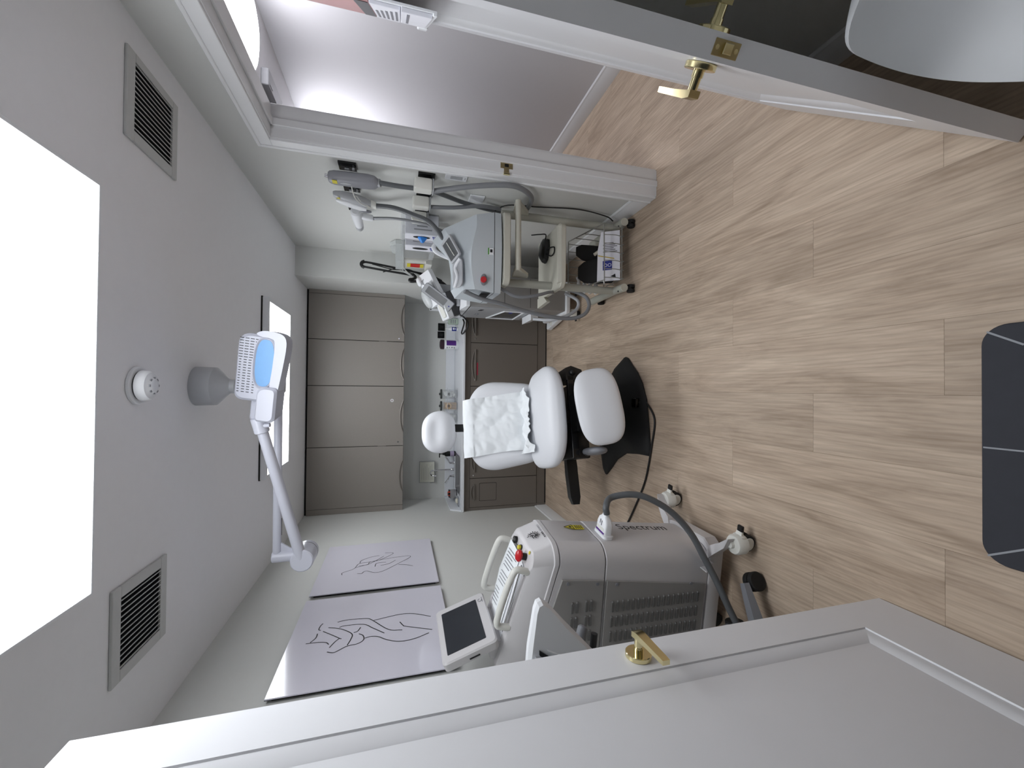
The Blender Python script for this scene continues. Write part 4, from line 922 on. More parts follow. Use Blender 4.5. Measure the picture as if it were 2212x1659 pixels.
part('button_ring', B(FT).cyl((.036, .003, 0), (.036, .003, .006), .013, n=20), M_black, o)
o = part('emergency_button', B(FT).lathe([(.016, .022), (.024, .026), (.026, .034), (.020, .043), (.008, .046)], (.040, .075, 0), 28), M_red, t, label='red mushroom emergency button')
part('button_neck', B(FT).cyl((.040, .075, 0), (.040, .075, .024), .015, n=20), M_black, o)
part('small_label', B(FT).cyl((.010, .095, 0), (.010, .095, .0008), .008, n=16), M_yellow, t)
part('key_cord', B(FT).tube([(.040, -.06, .014), (.040, -.02, .010), (.044, .03, .008), (.060, .060, .018)], .0016, n=6), M_bcable, t)
ps = part('instruction_sheet', B(FT).loft([[(.045, -.085, .022 + d), (.060, .030, .006 + d), (.20, .055, .005 + d), (.36, .070, .006 + d), (.350, -.060, .020 + d), (.20, -.095, .026 + d)] for d in (0, .001)]), M_paper, t)
b = B(FT)
for i in range(17):
    x_ = .080 + .0155 * i
    if i in (6, 11): continue
    b.add([(x_, -.070, .0252), (x_ + .0035, -.070, .0254), (x_ + .0035, .022 - .03 * (i % 3 == 2), .0109 + .005 * (i % 3 == 2)), (x_, .022 - .03 * (i % 3 == 2), .0106 + .005 * (i % 3 == 2))], [(0, 1, 2, 3)])
part('sheet_lines', b, M_inkg, ps, kind='stuff')
part('stylus', B(FT).tube([(.075, .085, .010), (.20, .098, .009), (.34, .112, .010)], .0042, n=8), M_chrome, t)
part('stylus_tip', B(FT).tube([(.34, .112, .010), (.365, .1145, .010)], [.0042, .001], n=8, smooth=False), M_black, t)
part('wire', B(FT).tube([(.060, .085, .012), (.078, .120, .008), (.10, .128, .006)], .0016, n=6), M_inkg, t)
# tilting monitor behind the console
part('monitor_arm', B(RM).box(-.225, -.115, 1.100, -.135, .115, 1.175, bev=.012, seg=2), M_machine, t)
part('hinge', B(RM).cyl((-.125, -.10, 1.166), (-.125, .13, 1.166), .014, n=14), M_black, t)
FM = RM @ frame((-.088, -.165, 1.158), (0, 1, 0), (-.075, 0, .215))       # x across, y up the screen, z towards the room
mo = part('monitor', B(FM).loft([[(p[0], p[1], z) for p in rrect(0 + i, i, .330 - i, .238 - i, .018)] for z, i in ((-.048, .014), (-.040, .002), (-.006, 0), (0, .006))]), M_machine, t)
part('screen', B(FM).prism(rrect(.038, .042, .292, .212, .004), -.001, .0012), M_screen, mo, label='dark screen')
part('monitor_slot', B(FM).box(-.0012, .085, -.030, .0006, .13, -.024), M_ink, mo)
b = B(FM)
for i in range(3): b.loft([[(.262 + (.010 - .003 * i) * math.cos(a), .026 + (.010 - .003 * i) * math.sin(a), z) for a in [k * math.pi / 8 for k in range(16)]] for z in (.0004, .0008 + .0003 * i)])
part('monitor_emblem', B(FM).tube([(.275 + .009 * math.cos(a), .024 + .009 * math.sin(a), .001) for a in [k * math.pi / 6 for k in range(10)]], .0012, n=6).box(.258, .012, .0003, .292, .015, .0010), M_inkg, mo)
b.bm.free()
# side panels with louvres
def side_panel(name, poly, y=-.1655):
    o = part(name, B(RM).prism(poly, y, y - .0085, 'y', bev=.0025), M_panelg, t); return o
sp1 = side_panel('side_panel', [(.038, .150), (.118, .676), (-.224, .676), (-.224, .150)])
sp2 = side_panel('side_panel', [(.121, .690), (.148, zs(.148) - .012), (-.224, zs(-.224) - .012), (-.224, .690)])
lsrc = {}
def louver(par, x, z, L=.056):
    y = -.174
    F = RM
    if 'm' not in lsrc:
        o = part('louver', B(F).loft([[(x + (L / 2 - i) * c, y - d, z + s) for c, s in ((-1, -.0030), (-.85, -.0060), (.85, -.0060), (1, -.0030), (1, .0030), (.85, .0055), (-.85, .0055), (-1, .0030))] for d, i in ((0, 0), (.0055, .004))]), M_louver, par); lsrc['m'] = (o, x, z); return
    s_, xs, z0 = lsrc['m']; o = bpy.data.objects.new('louver', s_.data); C.objects.link(o); o.parent = par; o.location = (x - xs, 0, z - z0)
for c in range(18):
    z = .640 - .0263 * c
    for r_ in range(4): louver(sp1, -.008 - .0725 * r_ - .012 + .012 * (1 - c / 18) , z)
for c, z in enumerate((.835, .812, .768, .745)):
    for r_ in range(3): louver(sp2, .012 - .070 * r_, z)
for par, pts in ((sp1, ((.096, .626), (.052, .235))), (sp2, ((.128, .862), (.110, .722)))):
    for x, z in pts: part('panel_screw', B(RM).cyl((x, -.1735, z), (x, -.1765, z), .0075, n=14), M_grey, par)
# lettering and emblem on the front
FX = lambda z: .205 + (.262 - .205) * (z - .135) / .5465
upv = RM.to_3x3() @ V((0, 1, 0)); dnv = RM.to_3x3() @ V((-.104, 0, -1))
text('Spectrum', .074, RM @ V((FX(.36) + .0012, .050, .372)), dnv, upv, M_ink, t, 'lettering')
Fw = RM @ frame((.2745, .030, .755), (0, 1, 0), (.10, 0, 1))
o = part('warning_label', B(Fw).box(-.020, -.046, -.001, .020, .005, .0006).prism([(-.021, .006), (.021, .006), (0, .052)], -.001, .0006), M_yellow, t, label='yellow laser warning label')
b = B(Fw)
for i in range(4): b.box(-.016, -.040 + .010 * i, .0007, .016, -.036 + .010 * i, .0011)
for q in range(3):
    c = [(-.021, .006), (.021, .006), (0, .052)]; p_, q_ = c[q], c[(q + 1) % 3]; stroke(b, [(p_[0], p_[1], .0006), (q_[0], q_[1], .0006)], .004, (0, 0, 1))
b.cyl((0, .020, .0007), (0, .020, .0012), .007, n=10)
part('warning_print', b, M_ink, o)
Fe = RM @ frame((.2735, -.012, .972), (0, 1, 0), (-.30, 0, .95))
b = B(Fe)
for k in range(14):
    a = k * 2 * math.pi / 14; r0, r1 = .018, .027 + .003 * (k % 2)
    if k in (4, 5): continue
    stroke(b, [(r0 * math.cos(a), r0 * math.sin(a), .001), ((r0 + r1) / 2 * math.cos(a + .22), (r0 + r1) / 2 * math.sin(a + .22), .001), (r1 * math.cos(a + .2), r1 * math.sin(a + .2), .001)], .0042, (0, 0, 1), lift=.0008)
for pts in ([(-.014, .010), (-.004, .004), (.006, .012)], [(-.010, -.004), (-.002, -.012), (.010, -.008)], [(.012, .014), (.014, 0), (.006, -.012)], [(-.016, .0), (-.010, -.014), (.0, -.018)], [(-.004, .016), (.0, .004), (-.006, -.002)]): stroke(b, [(x, y, .001) for x, y in pts], .0048, (0, 0, 1), lift=.0008)
part('emblem', b, M_ink, t)
text('ROHRER', .0125, Fe @ V((-.022, -.042, .0015)), Fe.to_3x3() @ V((1, 0, 0)), Fe.to_3x3() @ V((0, 1, 0)), M_ink, t, 'lettering')
text('AESTHETICS', .0115, Fe @ V((.040, -.042, .0015)), Fe.to_3x3() @ V((1, 0, 0)), Fe.to_3x3() @ V((0, 1, 0)), M_inkg, t, 'lettering')
# plug, hose and clip
Fp = RM @ frame((.262, -.030, .628), (0, 1, 0), (.10, 0, 1))
part('plug_collar', B(Fp).prism(rrect(-.060, -.020, .048, .030, .016), -.004, .010), M_white, t)
pg = part('plug', B(Fp).loft([[(p[0], p[1], z) for p in rrect(-.048 + i, -.015 + k, .038 - j, .026 - k, .010)] for z, i, j, k in ((.008, 0, 0, 0), (.055, 0, 0, 0), (.075, .012, .004, .004), (.086, .030, .018, .008), (.100, .034, .024, .008))]), M_white, t, label='white connector block')
b = B(Fp).box(-.0485, -.012, .011, .030, -.010, .012); 
part('plug_stripe', B(Fp).box(-.042, .0262, .012, .032, .0272, .020), M_purple, pg)
part('plug_label', B(Fp).box(-.036, .0262, .024, .026, .0270, .038), M_cream, pg)
part('plug_print', B(Fp).box(-.012, .0262, .044, -.006, .0270, .066).box(.002, .0262, .050, .007, .0270, .070), M_inkg, pg)
b.bm.free()
st_ = Fp @ V((-.006, .006, .098))
part('hose', B().tube([st_, st_ + V((.035, -.004, .006)), (-.515, 1.768, .585), (-.497, 1.74, .50), (-.512, 1.71, .42), (-.576, 1.68, .315), (-.671, 1.645, .235), (-.783, 1.605, .188), (-.875, 1.57, .153), (-.98, 1.53, .122), (-1.05, 1.50, .10)], .0150, n=14), M_cabled, t)
part('hose_clip', B(RM).box(.118, -.205, .150, .160, -.164, .157).box(.118, -.207, .150, .123, -.164, .185).box(.156, -.207, .150, .161, -.164, .185), M_machine, t)
# base frame with caster arms
part('base_frame', B(RM).prism([(.20, -.17), (.235, -.11), (.215, .11), (.20, .17), (-.225, .175), (-.225, -.175)], .062, .134, bev=.006), M_machine, t)
def arm_(y):
    s = 1 if y > 0 else -1
    return B(RM).loft([[(x - wd, yy - s * wd * .5, z0), (x + wd, yy + s * wd * .2, z0), (x + wd, yy + s * wd * .2, z1), (x - wd, yy - s * wd * .5, z1)] for x, yy, wd, z0, z1 in ((.165, s * .145, .055, .078, .140), (.205, s * .185, .044, .092, .146), (.235, s * .215, .034, .104, .148), (.272, s * .250, .030, .108, .146), (.280, s * .258, .026, .110, .142))])
for y in (-1, 1):
    a_ = part('caster_arm', arm_(y), M_machine, t)
    cx_, cy_ = .272, y * .252
    ca = part('caster', B(RM).lathe([(.014, .118), (.016, .104), (.040, .100), (.046, .090), (.046, .052)], (cx_, cy_, 0), 28), M_cream, t)
    part('wheel', B(RM).cyl((cx_ + .008, cy_ - .026, .0405), (cx_ + .008, cy_ - .005, .0405), .0400, n=30, bev=.004).cyl((cx_ + .008, cy_ + .005, .0405), (cx_ + .008, cy_ + .026, .0405), .0400, n=30, bev=.004), M_rubber, ca)
    part('wheel_cover', B(RM).cyl((cx_ + .008, cy_ - .031, .043), (cx_ + .008, cy_ - .0265, .043), .031, n=26, bev=.002).cyl((cx_ + .008, cy_ + .0265, .043), (cx_ + .008, cy_ + .031, .043), .031, n=26, bev=.002).box(cx_ - .034, cy_ - .030, .046, cx_ + .046, cy_ + .030, .086, bev=.012, seg=2), M_cream, ca)
    part('pedal_arm', B(RM).loft([[(x, cy_ - wd, z0), (x, cy_ + wd, z0), (x, cy_ + wd, z0 + .009), (x, cy_ - wd, z0 + .009)] for x, wd, z0 in ((cx_ + .03, .020, .070), (cx_ + .062, .015, .064))]), M_cream, ca)
    part('brake_pedal', B(RM).box(cx_ + .058, cy_ - .016, .060, cx_ + .088, cy_ + .016, .074, bev=.004), M_black, ca)
for y in (-1, 1):
    cx_, cy_ = -.19, y * .13
    ca = part('caster', B(RM).cyl((cx_, cy_ - .018, .0325), (cx_, cy_ + .018, .0325), .0322, n=24, bev=.003).box(cx_ - .02, cy_ - .02, .04, cx_ + .02, cy_ + .02, .0625), M_rubber, t)

# ------------------------------------------------------------------ wedge shaped console on a rolling stand, behind the left door
t = thing('rolling_console', 'pale wedge-shaped console on a grey caster stand behind the left door', 'machine', (-1.06, 1.34, 0))
wp = [(-.712, 1.096), (-.728, 1.070), (-.80, 1.005), (-.90, .912), (-1.0, .82), (-1.14, .80), (-1.16, 1.14), (-1.0, 1.150), (-.86, 1.138), (-.74, 1.118), (-.718, 1.110)]
part('shell', B().prism(wp, 1.305, 1.350, 'y', bev=.012), M_white, t)
part('dark_screen', B().prism([(-.870, 1.105), (-.885, 1.105), (-1.02, .93), (-1.0, .93)], 1.298, 1.306, 'y'), M_ink, t)
part('white_fin', B().prism([(-.872, 1.078), (-1.00, .905), (-.955, .905)], 1.296, 1.306, 'y'), M_white, t)
part('side_cover', B().prism([(-.885, 1.12), (-1.14, 1.135), (-1.14, .80), (-1.03, .80), (-.92, .985)], 1.275, 1.3055, 'y', bev=.004), M_lgrey, t)
part('handle_end', B().cyl((-.905, 1.37, .93), (-.865, 1.39, .905), .018, n=16, bev=.006), M_grey, t)
part('handle_bar', B().tube([(-.905, 1.37, .93), (-1.05, 1.37, .945)], .018, smooth=False, n=12).tube([(-.90, 1.39, .86), (-1.08, 1.38, .885)], .013, smooth=False, n=12), M_seam, t)
part('post', B().cyl((-1.06, 1.36, .10), (-1.06, 1.36, .805), .026, n=18), M_lgrey, t)
for k in range(5):
    a = math.radians(28 + 72 * k); c, s = math.cos(a), math.sin(a); r1 = .225 if k else .245
    if k in (2, 3): r1 = .15
    ex, ey = -1.06 + c * r1, 1.36 + s * r1
    part('foot', B().loft([[(-1.06 + c * r - s * wd, 1.36 + s * r + c * wd, z0), (-1.06 + c * r + s * wd, 1.36 + s * r - c * wd, z0), (-1.06 + c * r + s * wd * .7, 1.36 + s * r - c * wd * .7, z1), (-1.06 + c * r - s * wd * .7, 1.36 + s * r + c * wd * .7, z1)] for r, wd, z0, z1 in ((.0, .030, .085, .135), (r1 * .6, .024, .084, .118), (r1, .018, .084, .106))]), M_grey, t)
    ca = part('caster', B().cyl((ex, ey, .05), (ex, ey, .085), .008, n=10).cyl((ex + s * .016, ey - c * .016, .040), (ex - s * .016, ey + c * .016, .040), .012, n=12), M_black, t)
    for q in (-1, 1): part('wheel', B().cyl((ex + s * .003 * q, ey - c * .003 * q, .0405), (ex + s * .026 * q, ey - c * .026 * q, .0405), .040, n=28, bev=.004), M_rubber, ca)

# ------------------------------------------------------------------ trolley on the right with its shelves and wire basket
t = thing('trolley', 'cream four-wheeled trolley with shelves and a wire basket by the right wall', 'trolley', (.92, 2.66, 0))
PXL, PXR, PYF = .700, 1.150, 2.615
for x in (PXL, PXR):
    part('post', B().cyl((x, PYF, .095), (x, PYF, .925), .026, n=20), M_cartmetal, t)
    ft = part('foot_bar', B().tube([(x - .004, 2.490, .092), (x, PYF, .094), (x - .004, 2.965, .094)], .0275, n=16, smooth=False), M_cartmetal, t)
    part('end_cap', B().cyl((x - .004, 2.484, .092), (x - .004, 2.4905, .092), .0265, n=16), M_beige, ft)
    part('foot_screw', B().cyl((x - .02, 2.53, .112), (x - .024, 2.524, .117), .005, n=8), M_ink, ft)
    for y in (2.515, 2.945):
        ca = part('caster', B().cyl((x, y, .05), (x, y, .072), .011, n=12).box(x - .014, y - .02, .028, x + .014, y + .02, .055, bev=.006), M_black, t)
        for q in (-1, 1): part('wheel', B().cyl((x + .004 * q, y, .0265), (x + .026 * q, y, .0265), .0262, n=22, bev=.003), M_rubber, ca)
def shelf(name, x0, x1, y0, y1, z, th, lip):
    o = part(name, B().prism(rrect(x0, y0, x1, y1, [.02, .02, .045, .045]), z - th, z, bev=.005), M_beige, t)
    if lip:
        pr = [(y0 + .000, z - .002), (y0 + .010, z + .016), (y0 + .026, z + .020), (y0 + .040, z + .010), (y0 + .075, z - .001)]
        part('shelf_lip', B().loft([[(x, a, c) for a, c in pr] for x in (x0 + .028, x1 - .028)]), M_beige, o)
    return o
shelf('top_shelf', .640, 1.085, 2.405, 2.86, .958, .042, False)
shelf('shelf', .655, 1.075, 2.435, 2.88, .574, .034, True)
part('shelf_wing', B().prism([(.612, 2.70), (.668, 2.78), (.668, 2.90), (.60, 2.90)], .545, .572), M_beige, t)
part('push_bar', B().tube([(.735, 2.450, .856), (1.175, 2.450, .858)], .0185, n=16, smooth=False), M_beige, t)
for x in (.748, 1.160): part('bar_bracket', B().loft([[(x - .010, y, z0), (x + .010, y, z0), (x + .010, y, z1), (x - .010, y, z1)] for y, z0, z1 in ((2.452, .840, .874), (2.50, .800, .870), (2.56, .755, .855), (2.61, .745, .850))]), M_beige, t)
part('cross_bar', B().tube([(PXL, PYF + .03, .50), (PXR, PYF + .03, .50)], .012, n=10, smooth=False), M_cartmetal, t)
# wire basket
bk = part('basket', B().tube([(.745, 2.49, .110), (1.118, 2.49, .110)], .0036, n=8, smooth=False), M_wire, t)
def wire(pts, r=.0028): part('basket_wire', B().tube(pts, r, n=6, k=3, smooth=len(pts) > 2), M_wire, bk)
wire([(.735, 2.49, .245), (.735, 2.49, .240), (1.118, 2.49, .245)], .0042)
wire([(.735, 2.49, .245), (.735, 2.88, .335)], .0042); wire([(1.118, 2.49, .245), (1.118, 2.88, .335)], .0042); wire([(.735, 2.88, .335), (1.118, 2.88, .335)], .0042)
for i in range(7):
    x = .755 + .0575 * i
    wire([(x, 2.488, .245), (x, 2.474, .165), (x, 2.492, .108), (x, 2.50, .106), (x, 2.87, .106)])
    wire([(x, 2.88, .335), (x, 2.882, .22), (x, 2.87, .106)])
for y, z in ((2.60, .27), (2.70, .293), (2.80, .316)):
    wire([(1.118, y, z), (1.119, y, .2), (1.115, y, .106)]); wire([(.735, y, z), (.734, y, .2), (.738, y, .106)])
wire([(.745, 2.62, .106), (1.115, 2.62, .106)]); wire([(.745, 2.75, .106), (1.115, 2.75, .106)])
# things in the basket and on the shelf
Fl = frame((.752, 2.506, .1105), (1, .02, 0), (0, .10, .15))
t2 = thing('leaflet_pack', 'white printed leaflets leaning at the front of the wire basket', 'leaflets', (.93, 2.51, .11))
part('sheets', B(Fl).prism([(0, .002), (.345, .002), (.345, .128), (.22, .152), (0, .158)], -.008, 0), M_box, t2)
part('blue_card', B(Fl).box(.075, .055, .0004, .140, .118, .0012), M_navy, t2, label='dark blue square print')
text('OO', .034, Fl @ V((.108, .086, .0014)), Fl.to_3x3() @ V((0, -1, 0)), (1, 0, 0), M_box, t2, 'print')
part('gold_band', B(Fl).prism([(.148, .040), (.155, .040), (.185, .150), (.178, .150)], .0004, .0011), M_gold, t2)
part('dark_mark', B(Fl).prism([(.018, .030), (.046, .034), (.030, .066)], .0004, .0011), M_ink, t2)
b = B(Fl)
for i in range(6): b.box(.20 + .012 * i, .02 + .012 * (i % 3), .0004, .206 + .012 * i, .115 - .01 * (i % 2), .001)
part('print_lines', b, M_inkg, t2, kind='stuff')
def pouch(name, x0, x1, y, z0, h, lean, label, m):
    r_ = []
    for k, s in ((0, .7), (.12, 1), (.5, .96), (.85, .8), (1, .45)):
        w_ = (x1 - x0) / 2 * s; c = (x0 + x1) / 2
        r_.append([(c + w_ * math.cos(a) + .06 * k * lean, y + .018 * (1 - .6 * k) * math.sin(a) + .09 * k, z0 + h * k) for a in [i * math.pi / 9 for i in range(18)]])
    return solid(name, B().loft(r_), m, label, 'pouch', ((x0 + x1) / 2, y, z0))
pouch('black_pouch', .745, .930, 2.565, .1105, .245, -.3, 'soft black pouch in the left half of the wire basket', M_blackm)
pouch('black_pouch', .872, 1.010, 2.635, .1105, .230, .9, 'slim black pouch leaning in the middle of the wire basket', M_blackm)
solid('tan_wand', B().tube([(1.035, 2.60, .125), (.95, 2.63, .245)], [.016, .012], n=10, smooth=False), M_soap, 'short ivory wand between the pouches in the basket', 'wand', (1.0, 2.62, .18))
solid('coiled_tubing', B().tube([(.775 + .055 * math.cos(i * .7), 2.79 + .035 * math.sin(i * .7), .128 + .0052 * i) for i in range(36)], .011, n=8, k=3), M_white, 'coil of white tubing at the back of the wire basket', 'tubing', (.78, 2.79, .12))
pk = thing('foot_pedal', 'black foot pedal lying on the trolley shelf with its lead', 'pedal', (.965, 2.66, .5745))
Fk = Matrix.Translation((.965, 2.70, .5745)) @ Matrix.Rotation(math.radians(-20), 4, 'Z')
part('body', B(Fk).loft([[(p[0] * k, p[1] * k, z) for p in ((-.085, -.02), (-.055, -.052), (.03, -.058), (.080, -.030), (.085, .02), (.04, .058), (-.06, .05))] for z, k in ((0, .96), (.012, 1), (.034, .9), (.048, .6))]), M_black, pk)
part('lead', B().tube([(.93, 2.66, .592), (.90, 2.60, .582), (.905, 2.55, .580), (.94, 2.545, .580), (.958, 2.60, .583), (.955, 2.65, .592)], .0045, n=8).tube([(1.02, 2.68, .60), (1.055, 2.64, .605), (1.085, 2.72, .62), (1.105, 2.80, .655)], .0045, n=8), M_bcable, pk)
# desktop light machine on the trolley
t = thing('desktop_machine', 'pale grey desktop machine with a small screen standing on the trolley', 'machine', (.82, 2.62, .9585))
def hexa(b, f, k):   # f: four front points, k: four back points
    return b.add(f + k, [(0, 1, 2, 3), (7, 6, 5, 4), (0, 4, 5, 1), (1, 5, 6, 2), (2, 6, 7, 3), (3, 7, 4, 0)])
YF_ = 2.415
def prof_(k, z_, y_off):
    pts = []
    n = 14
    for i in range(n + 1):
        q = i / n; x = .585 + (1.078 - .585) * q
        bow = .030 * (1 - (2 * q - 1) ** 2)
        pts.append((x, YF_ + .028 - bow + y_off, z_(q)))
    return pts
base_lo = prof_(0, lambda q: .968, .006); base_hi = prof_(0, lambda q: 1.008 + .006 * math.sin(math.pi * q), 0)
def closed(pts, yb, z=None): return pts + [(pts[-1][0] - .02, yb, z if z else pts[-1][2]), (pts[0][0] + .02, yb, z if z else pts[0][2])]
part('base', B().loft([closed(base_lo, 2.86), closed(base_hi, 2.87)]), M_machine2, t)
part('seam', B().loft([closed([(x, y + .003, z) for x, y, z in base_hi], 2.865), closed([(x, y + .003, z + .004) for x, y, z in base_hi], 2.865)]), M_seam, t)
fr0 = [(x, y, z + .004) for x, y, z in base_hi]
def top_z(q): return 1.122 + .036 * math.sin(math.pi * min(1, q * 1.15 + .05))
fr1 = [(.598 + (1.052 - .598) * i / 14, YF_ + .026 - .034 * (1 - (2 * i / 14 - 1) ** 2), top_z(i / 14)) for i in range(15)]
def ridge_z(q): return 1.190 + .012 * q if q < .55 else 1.197 + (q - .55) * .24
fr2 = [(.600 + (.980 - .600) * i / 14, YF_ + .070 + .050 * (i / 14), ridge_z(i / 14)) for i in range(15)]
part('front_shell', B().loft([closed(fr0, 2.86), closed(fr1, 2.86), closed(fr2, 2.84, 1.20)]), M_machine2, t, ang=28)
tp0 = fr2; tp1 = [(.640 + (.925 - .640) * i / 14, 2.60 + .02 * (i / 14), ridge_z(i / 14) + .030 + .035 * (i / 14)) for i in range(15)]; tp2 = [(.655 + (.91 - .655) * i / 14, 2.74, ridge_z(i / 14) + .005) for i in range(15)]
part('console_rim', B().loft([closed(tp0, 2.83, 1.20), closed(tp1, 2.80, 1.23), closed(tp2, 2.78, 1.20)]), M_machine2, t, ang=28)
Fs = frame((.850, 2.512, 1.266), (.80, .16, .42), (-.18, .86, .42))
so = part('screen_bezel', B(Fs).prism(rrect(-.072, -.052, .072, .058, .012), -.012, .004, bev=.003), M_lgrey, t)
part('screen', B(Fs).prism(rrect(-.058, -.040, .056, .046, .004), .003, .0052), M_screen2, so)
part('stylus', B(Fs).tube([(-.050, -.006, .0075), (.046, .0, .0075)], .0028, n=8, smooth=False), M_cream, so)
Ft = frame((.700, 2.500, 1.222), (1, .05, .02), (-.05, .86, .42))
tr = part('tray', B(Ft).prism(rrect(-.085, -.045, .090, .055, .03), -.006, .0035, bev=.002), M_lgrey, t)
part('tray_divider', B(Ft).tube([(-.08, .03, .006), (-.02, -.005, .010), (.04, .015, .010), (.085, -.03, .006)], .010, n=10), M_white, tr)
part('loop_handle', B().tube([(.945, 2.66, 1.27), (.925, 2.65, 1.335), (.895, 2.645, 1.360), (.862, 2.645, 1.335), (.838, 2.66, 1.255)], .0135, n=12), M_white, t)
rb = part('stop_recess', B().loft([[(.655 + .034 * math.cos(a) * k, YF_ + .0075 - d, 1.078 + .020 * math.sin(a) * k) for a in [i * math.pi / 10 for i in range(20)]] for d, k in ((-.008, 1), (.004, 1), (.006, .85))]), M_grey, t)
part('stop_button', B().cyl((.652, YF_ + .004, 1.082), (.650, YF_ - .020, 1.084), .018, n=20, bev=.003), M_red, rb, label='red stop button')
lb_ = part('badge', B().box(.805, YF_ - .0090, 1.022, .845, YF_ - .0020, 1.050, bev=.001), M_white, t, label='white badge with a green bar')
part('badge_bar', B().box(.806, YF_ - .0096, 1.050, .844, YF_ - .0020, 1.056), mat('leaf_green', (88, 150, 60), .5), lb_)
part('badge_print', B().box(.818, YF_ - .0096, 1.030, .836, YF_ - .0088, 1.044), M_ink, lb_)
part('side_slot', B().box(.5835, 2.46, 1.03, .5855, 2.60, 1.085), M_ink, t)
for pts, r_, m, lb in (([(.590, 2.48, 1.185), (.562, 2.52, 1.075), (.545, 2.55, .945), (.519, 2.60, .775), (.492, 2.60, .612), (.484, 2.60, .444), (.510, 2.58, .350), (.570, 2.59, .303), (.640, 2.63, .300), (.690, 2.70, .335), (.722, 2.77, .37)], .0130, M_cable, 'thick grey hose hanging in a big loop left of the trolley'),
                       ([(.640, 2.50, .985), (.615, 2.50, .925), (.590, 2.50, .870), (.586, 2.50, .800), (.608, 2.51, .70), (.645, 2.56, .60), (.668, 2.68, .53), (.70, 2.80, .50)], .0105, M_cable, 'thin grey hose curving from the desktop machine behind the trolley post'),
                       ([(.70, 2.78, .40), (.64, 2.72, .33), (.575, 2.71, .34), (.520, 2.72, .42), (.500, 2.78, .52), (.52, 2.9, .60)], .0120, M_lgrey, 'pale hose loop between the trolley and the tower machine')):
    solid('machine_hose', B().tube(pts, r_, n=12), m, lb, 'hose', pts[3], group='hoses around the trolley')

# ------------------------------------------------------------------ grey tower machine behind the trolley
t = thing('tower_machine', 'tall grey tower machine on casters between the trolley and the base cabinets', 'machine', (.80, 3.55, 0))
TX0, TX1, TY0, TY1 = .690, .955, 3.375, 3.97
part('cabinet', B().box(TX0, TY0, .145, TX1, TY1, 1.0, bev=.010, seg=2), M_panelg, t)
part('plinth', B().prism(rrect(TX0 - .022, TY0 - .016, TX1, TY1, .030), .105, .150, bev=.010), M_white, t)
part('rear_foot', B().prism([(TX0 - .075, 4.02), (TX0 - .015, 3.70), (TX0 + .05, 3.70), (TX0 + .05, 4.04), (TX0 - .06, 4.05)], .030, .075, bev=.006), M_white, t)
lid = [(TY0 - .010, 1.0), (TY1, 1.0), (TY1, 1.060), (TY0 + .16, 1.055), (TY0 - .006, 1.028)]
part('top_lid', B().prism(lid, TX0 - .008, TX1 + .004, 'x', bev=.008), M_white, t)
part('lid_seam', B().box(TX0 - .0015, TY0 + .02, .990, TX0 + .01, TY1, .998), M_seam, t)
part('device_cradle', B().box(.715, 3.55, 1.056, .93, 3.78, 1.085, bev=.006), M_lgrey, t)
dp = part('side_panel', B().box(TX0 - .006, TY0 + .03, .42, TX0 + .001, TY1 - .05, .985, bev=.003), M_lgrey, t)
part('panel_switch', B().prism([(3.500, .855), (3.545, .870), (3.545, .900), (3.500, .885)], TX0 - .0085, TX0 - .0055, 'x'), M_ink, dp)
b = B()
for i in range(9):
    a = i * 2 * math.pi / 9; b.tube([(TX0 - .0068, 3.72 + .055 * math.cos(a), .880 + .022 * math.sin(a)), (TX0 - .0068, 3.72 + .030 * math.cos(a + .5), .880 + .010 * math.sin(a + .5))], .0020, n=5, smooth=False)
part('emblem', b, M_inkg, dp)
part('niche', B().prism([(3.52, .50), (3.86, .50), (3.86, .735), (3.52, .660)], TX0 - .0072, TX0 - .0055, 'x'), M_screen2, dp)
part('niche_rim', B().tube([(TX0 - .008, 3.50, .67), (TX0 - .008, 3.88, .755), (TX0 - .008, 3.88, .49), (TX0 - .008, 3.50, .49), (TX0 - .008, 3.50, .67)], .008, n=6, smooth=False), M_white, dp)
part('blue_sticker', B().box(TX0 - .0085, 3.50, .58, TX0 - .007, 3.60, .61), M_navy, dp)
for z_ in (.70, .47): part('rail_line', B().box(TX0 + .01, TY0 - .0006, z_, TX1 - .01, TY0 + .001, z_ + .004), M_seam, t)
part('panel_label', B().box(.80, TY0 - .0012, .86, .805, TY0, .89).box(.82, TY0 - .0012, .86, .835, TY0, .89), M_ink, t)
part('cable_cradle', B().loft([[(TX0 - .055, 3.50, .36), (TX0 - .012, 3.50, .36), (TX0 - .012, 3.74, .36), (TX0 - .055, 3.74, .36)], [(TX0 - .075, 3.49, .43), (TX0 - .012, 3.49, .43), (TX0 - .012, 3.76, .43), (TX0 - .075, 3.76, .43)]]), M_white, t)
for x in (TX0 - .010, TX1 - .05):
    for y in (TY0 + .025, TY1 - .06):
        ca = part('caster', B().lathe([(.012, .104), (.014, .088), (.036, .084), (.040, .070), (.040, .042)], (x, y, 0), 22), M_cream, t)
        part('wheel', B().cyl((x - .02, y, .034), (x + .02, y, .034), .0335, n=24, bev=.003), M_rubber, ca)
        if y < 3.5: part('brake_pedal', B().box(x - .068, y - .014, .030, x - .036, y + .014, .040, bev=.003), M_black, ca)
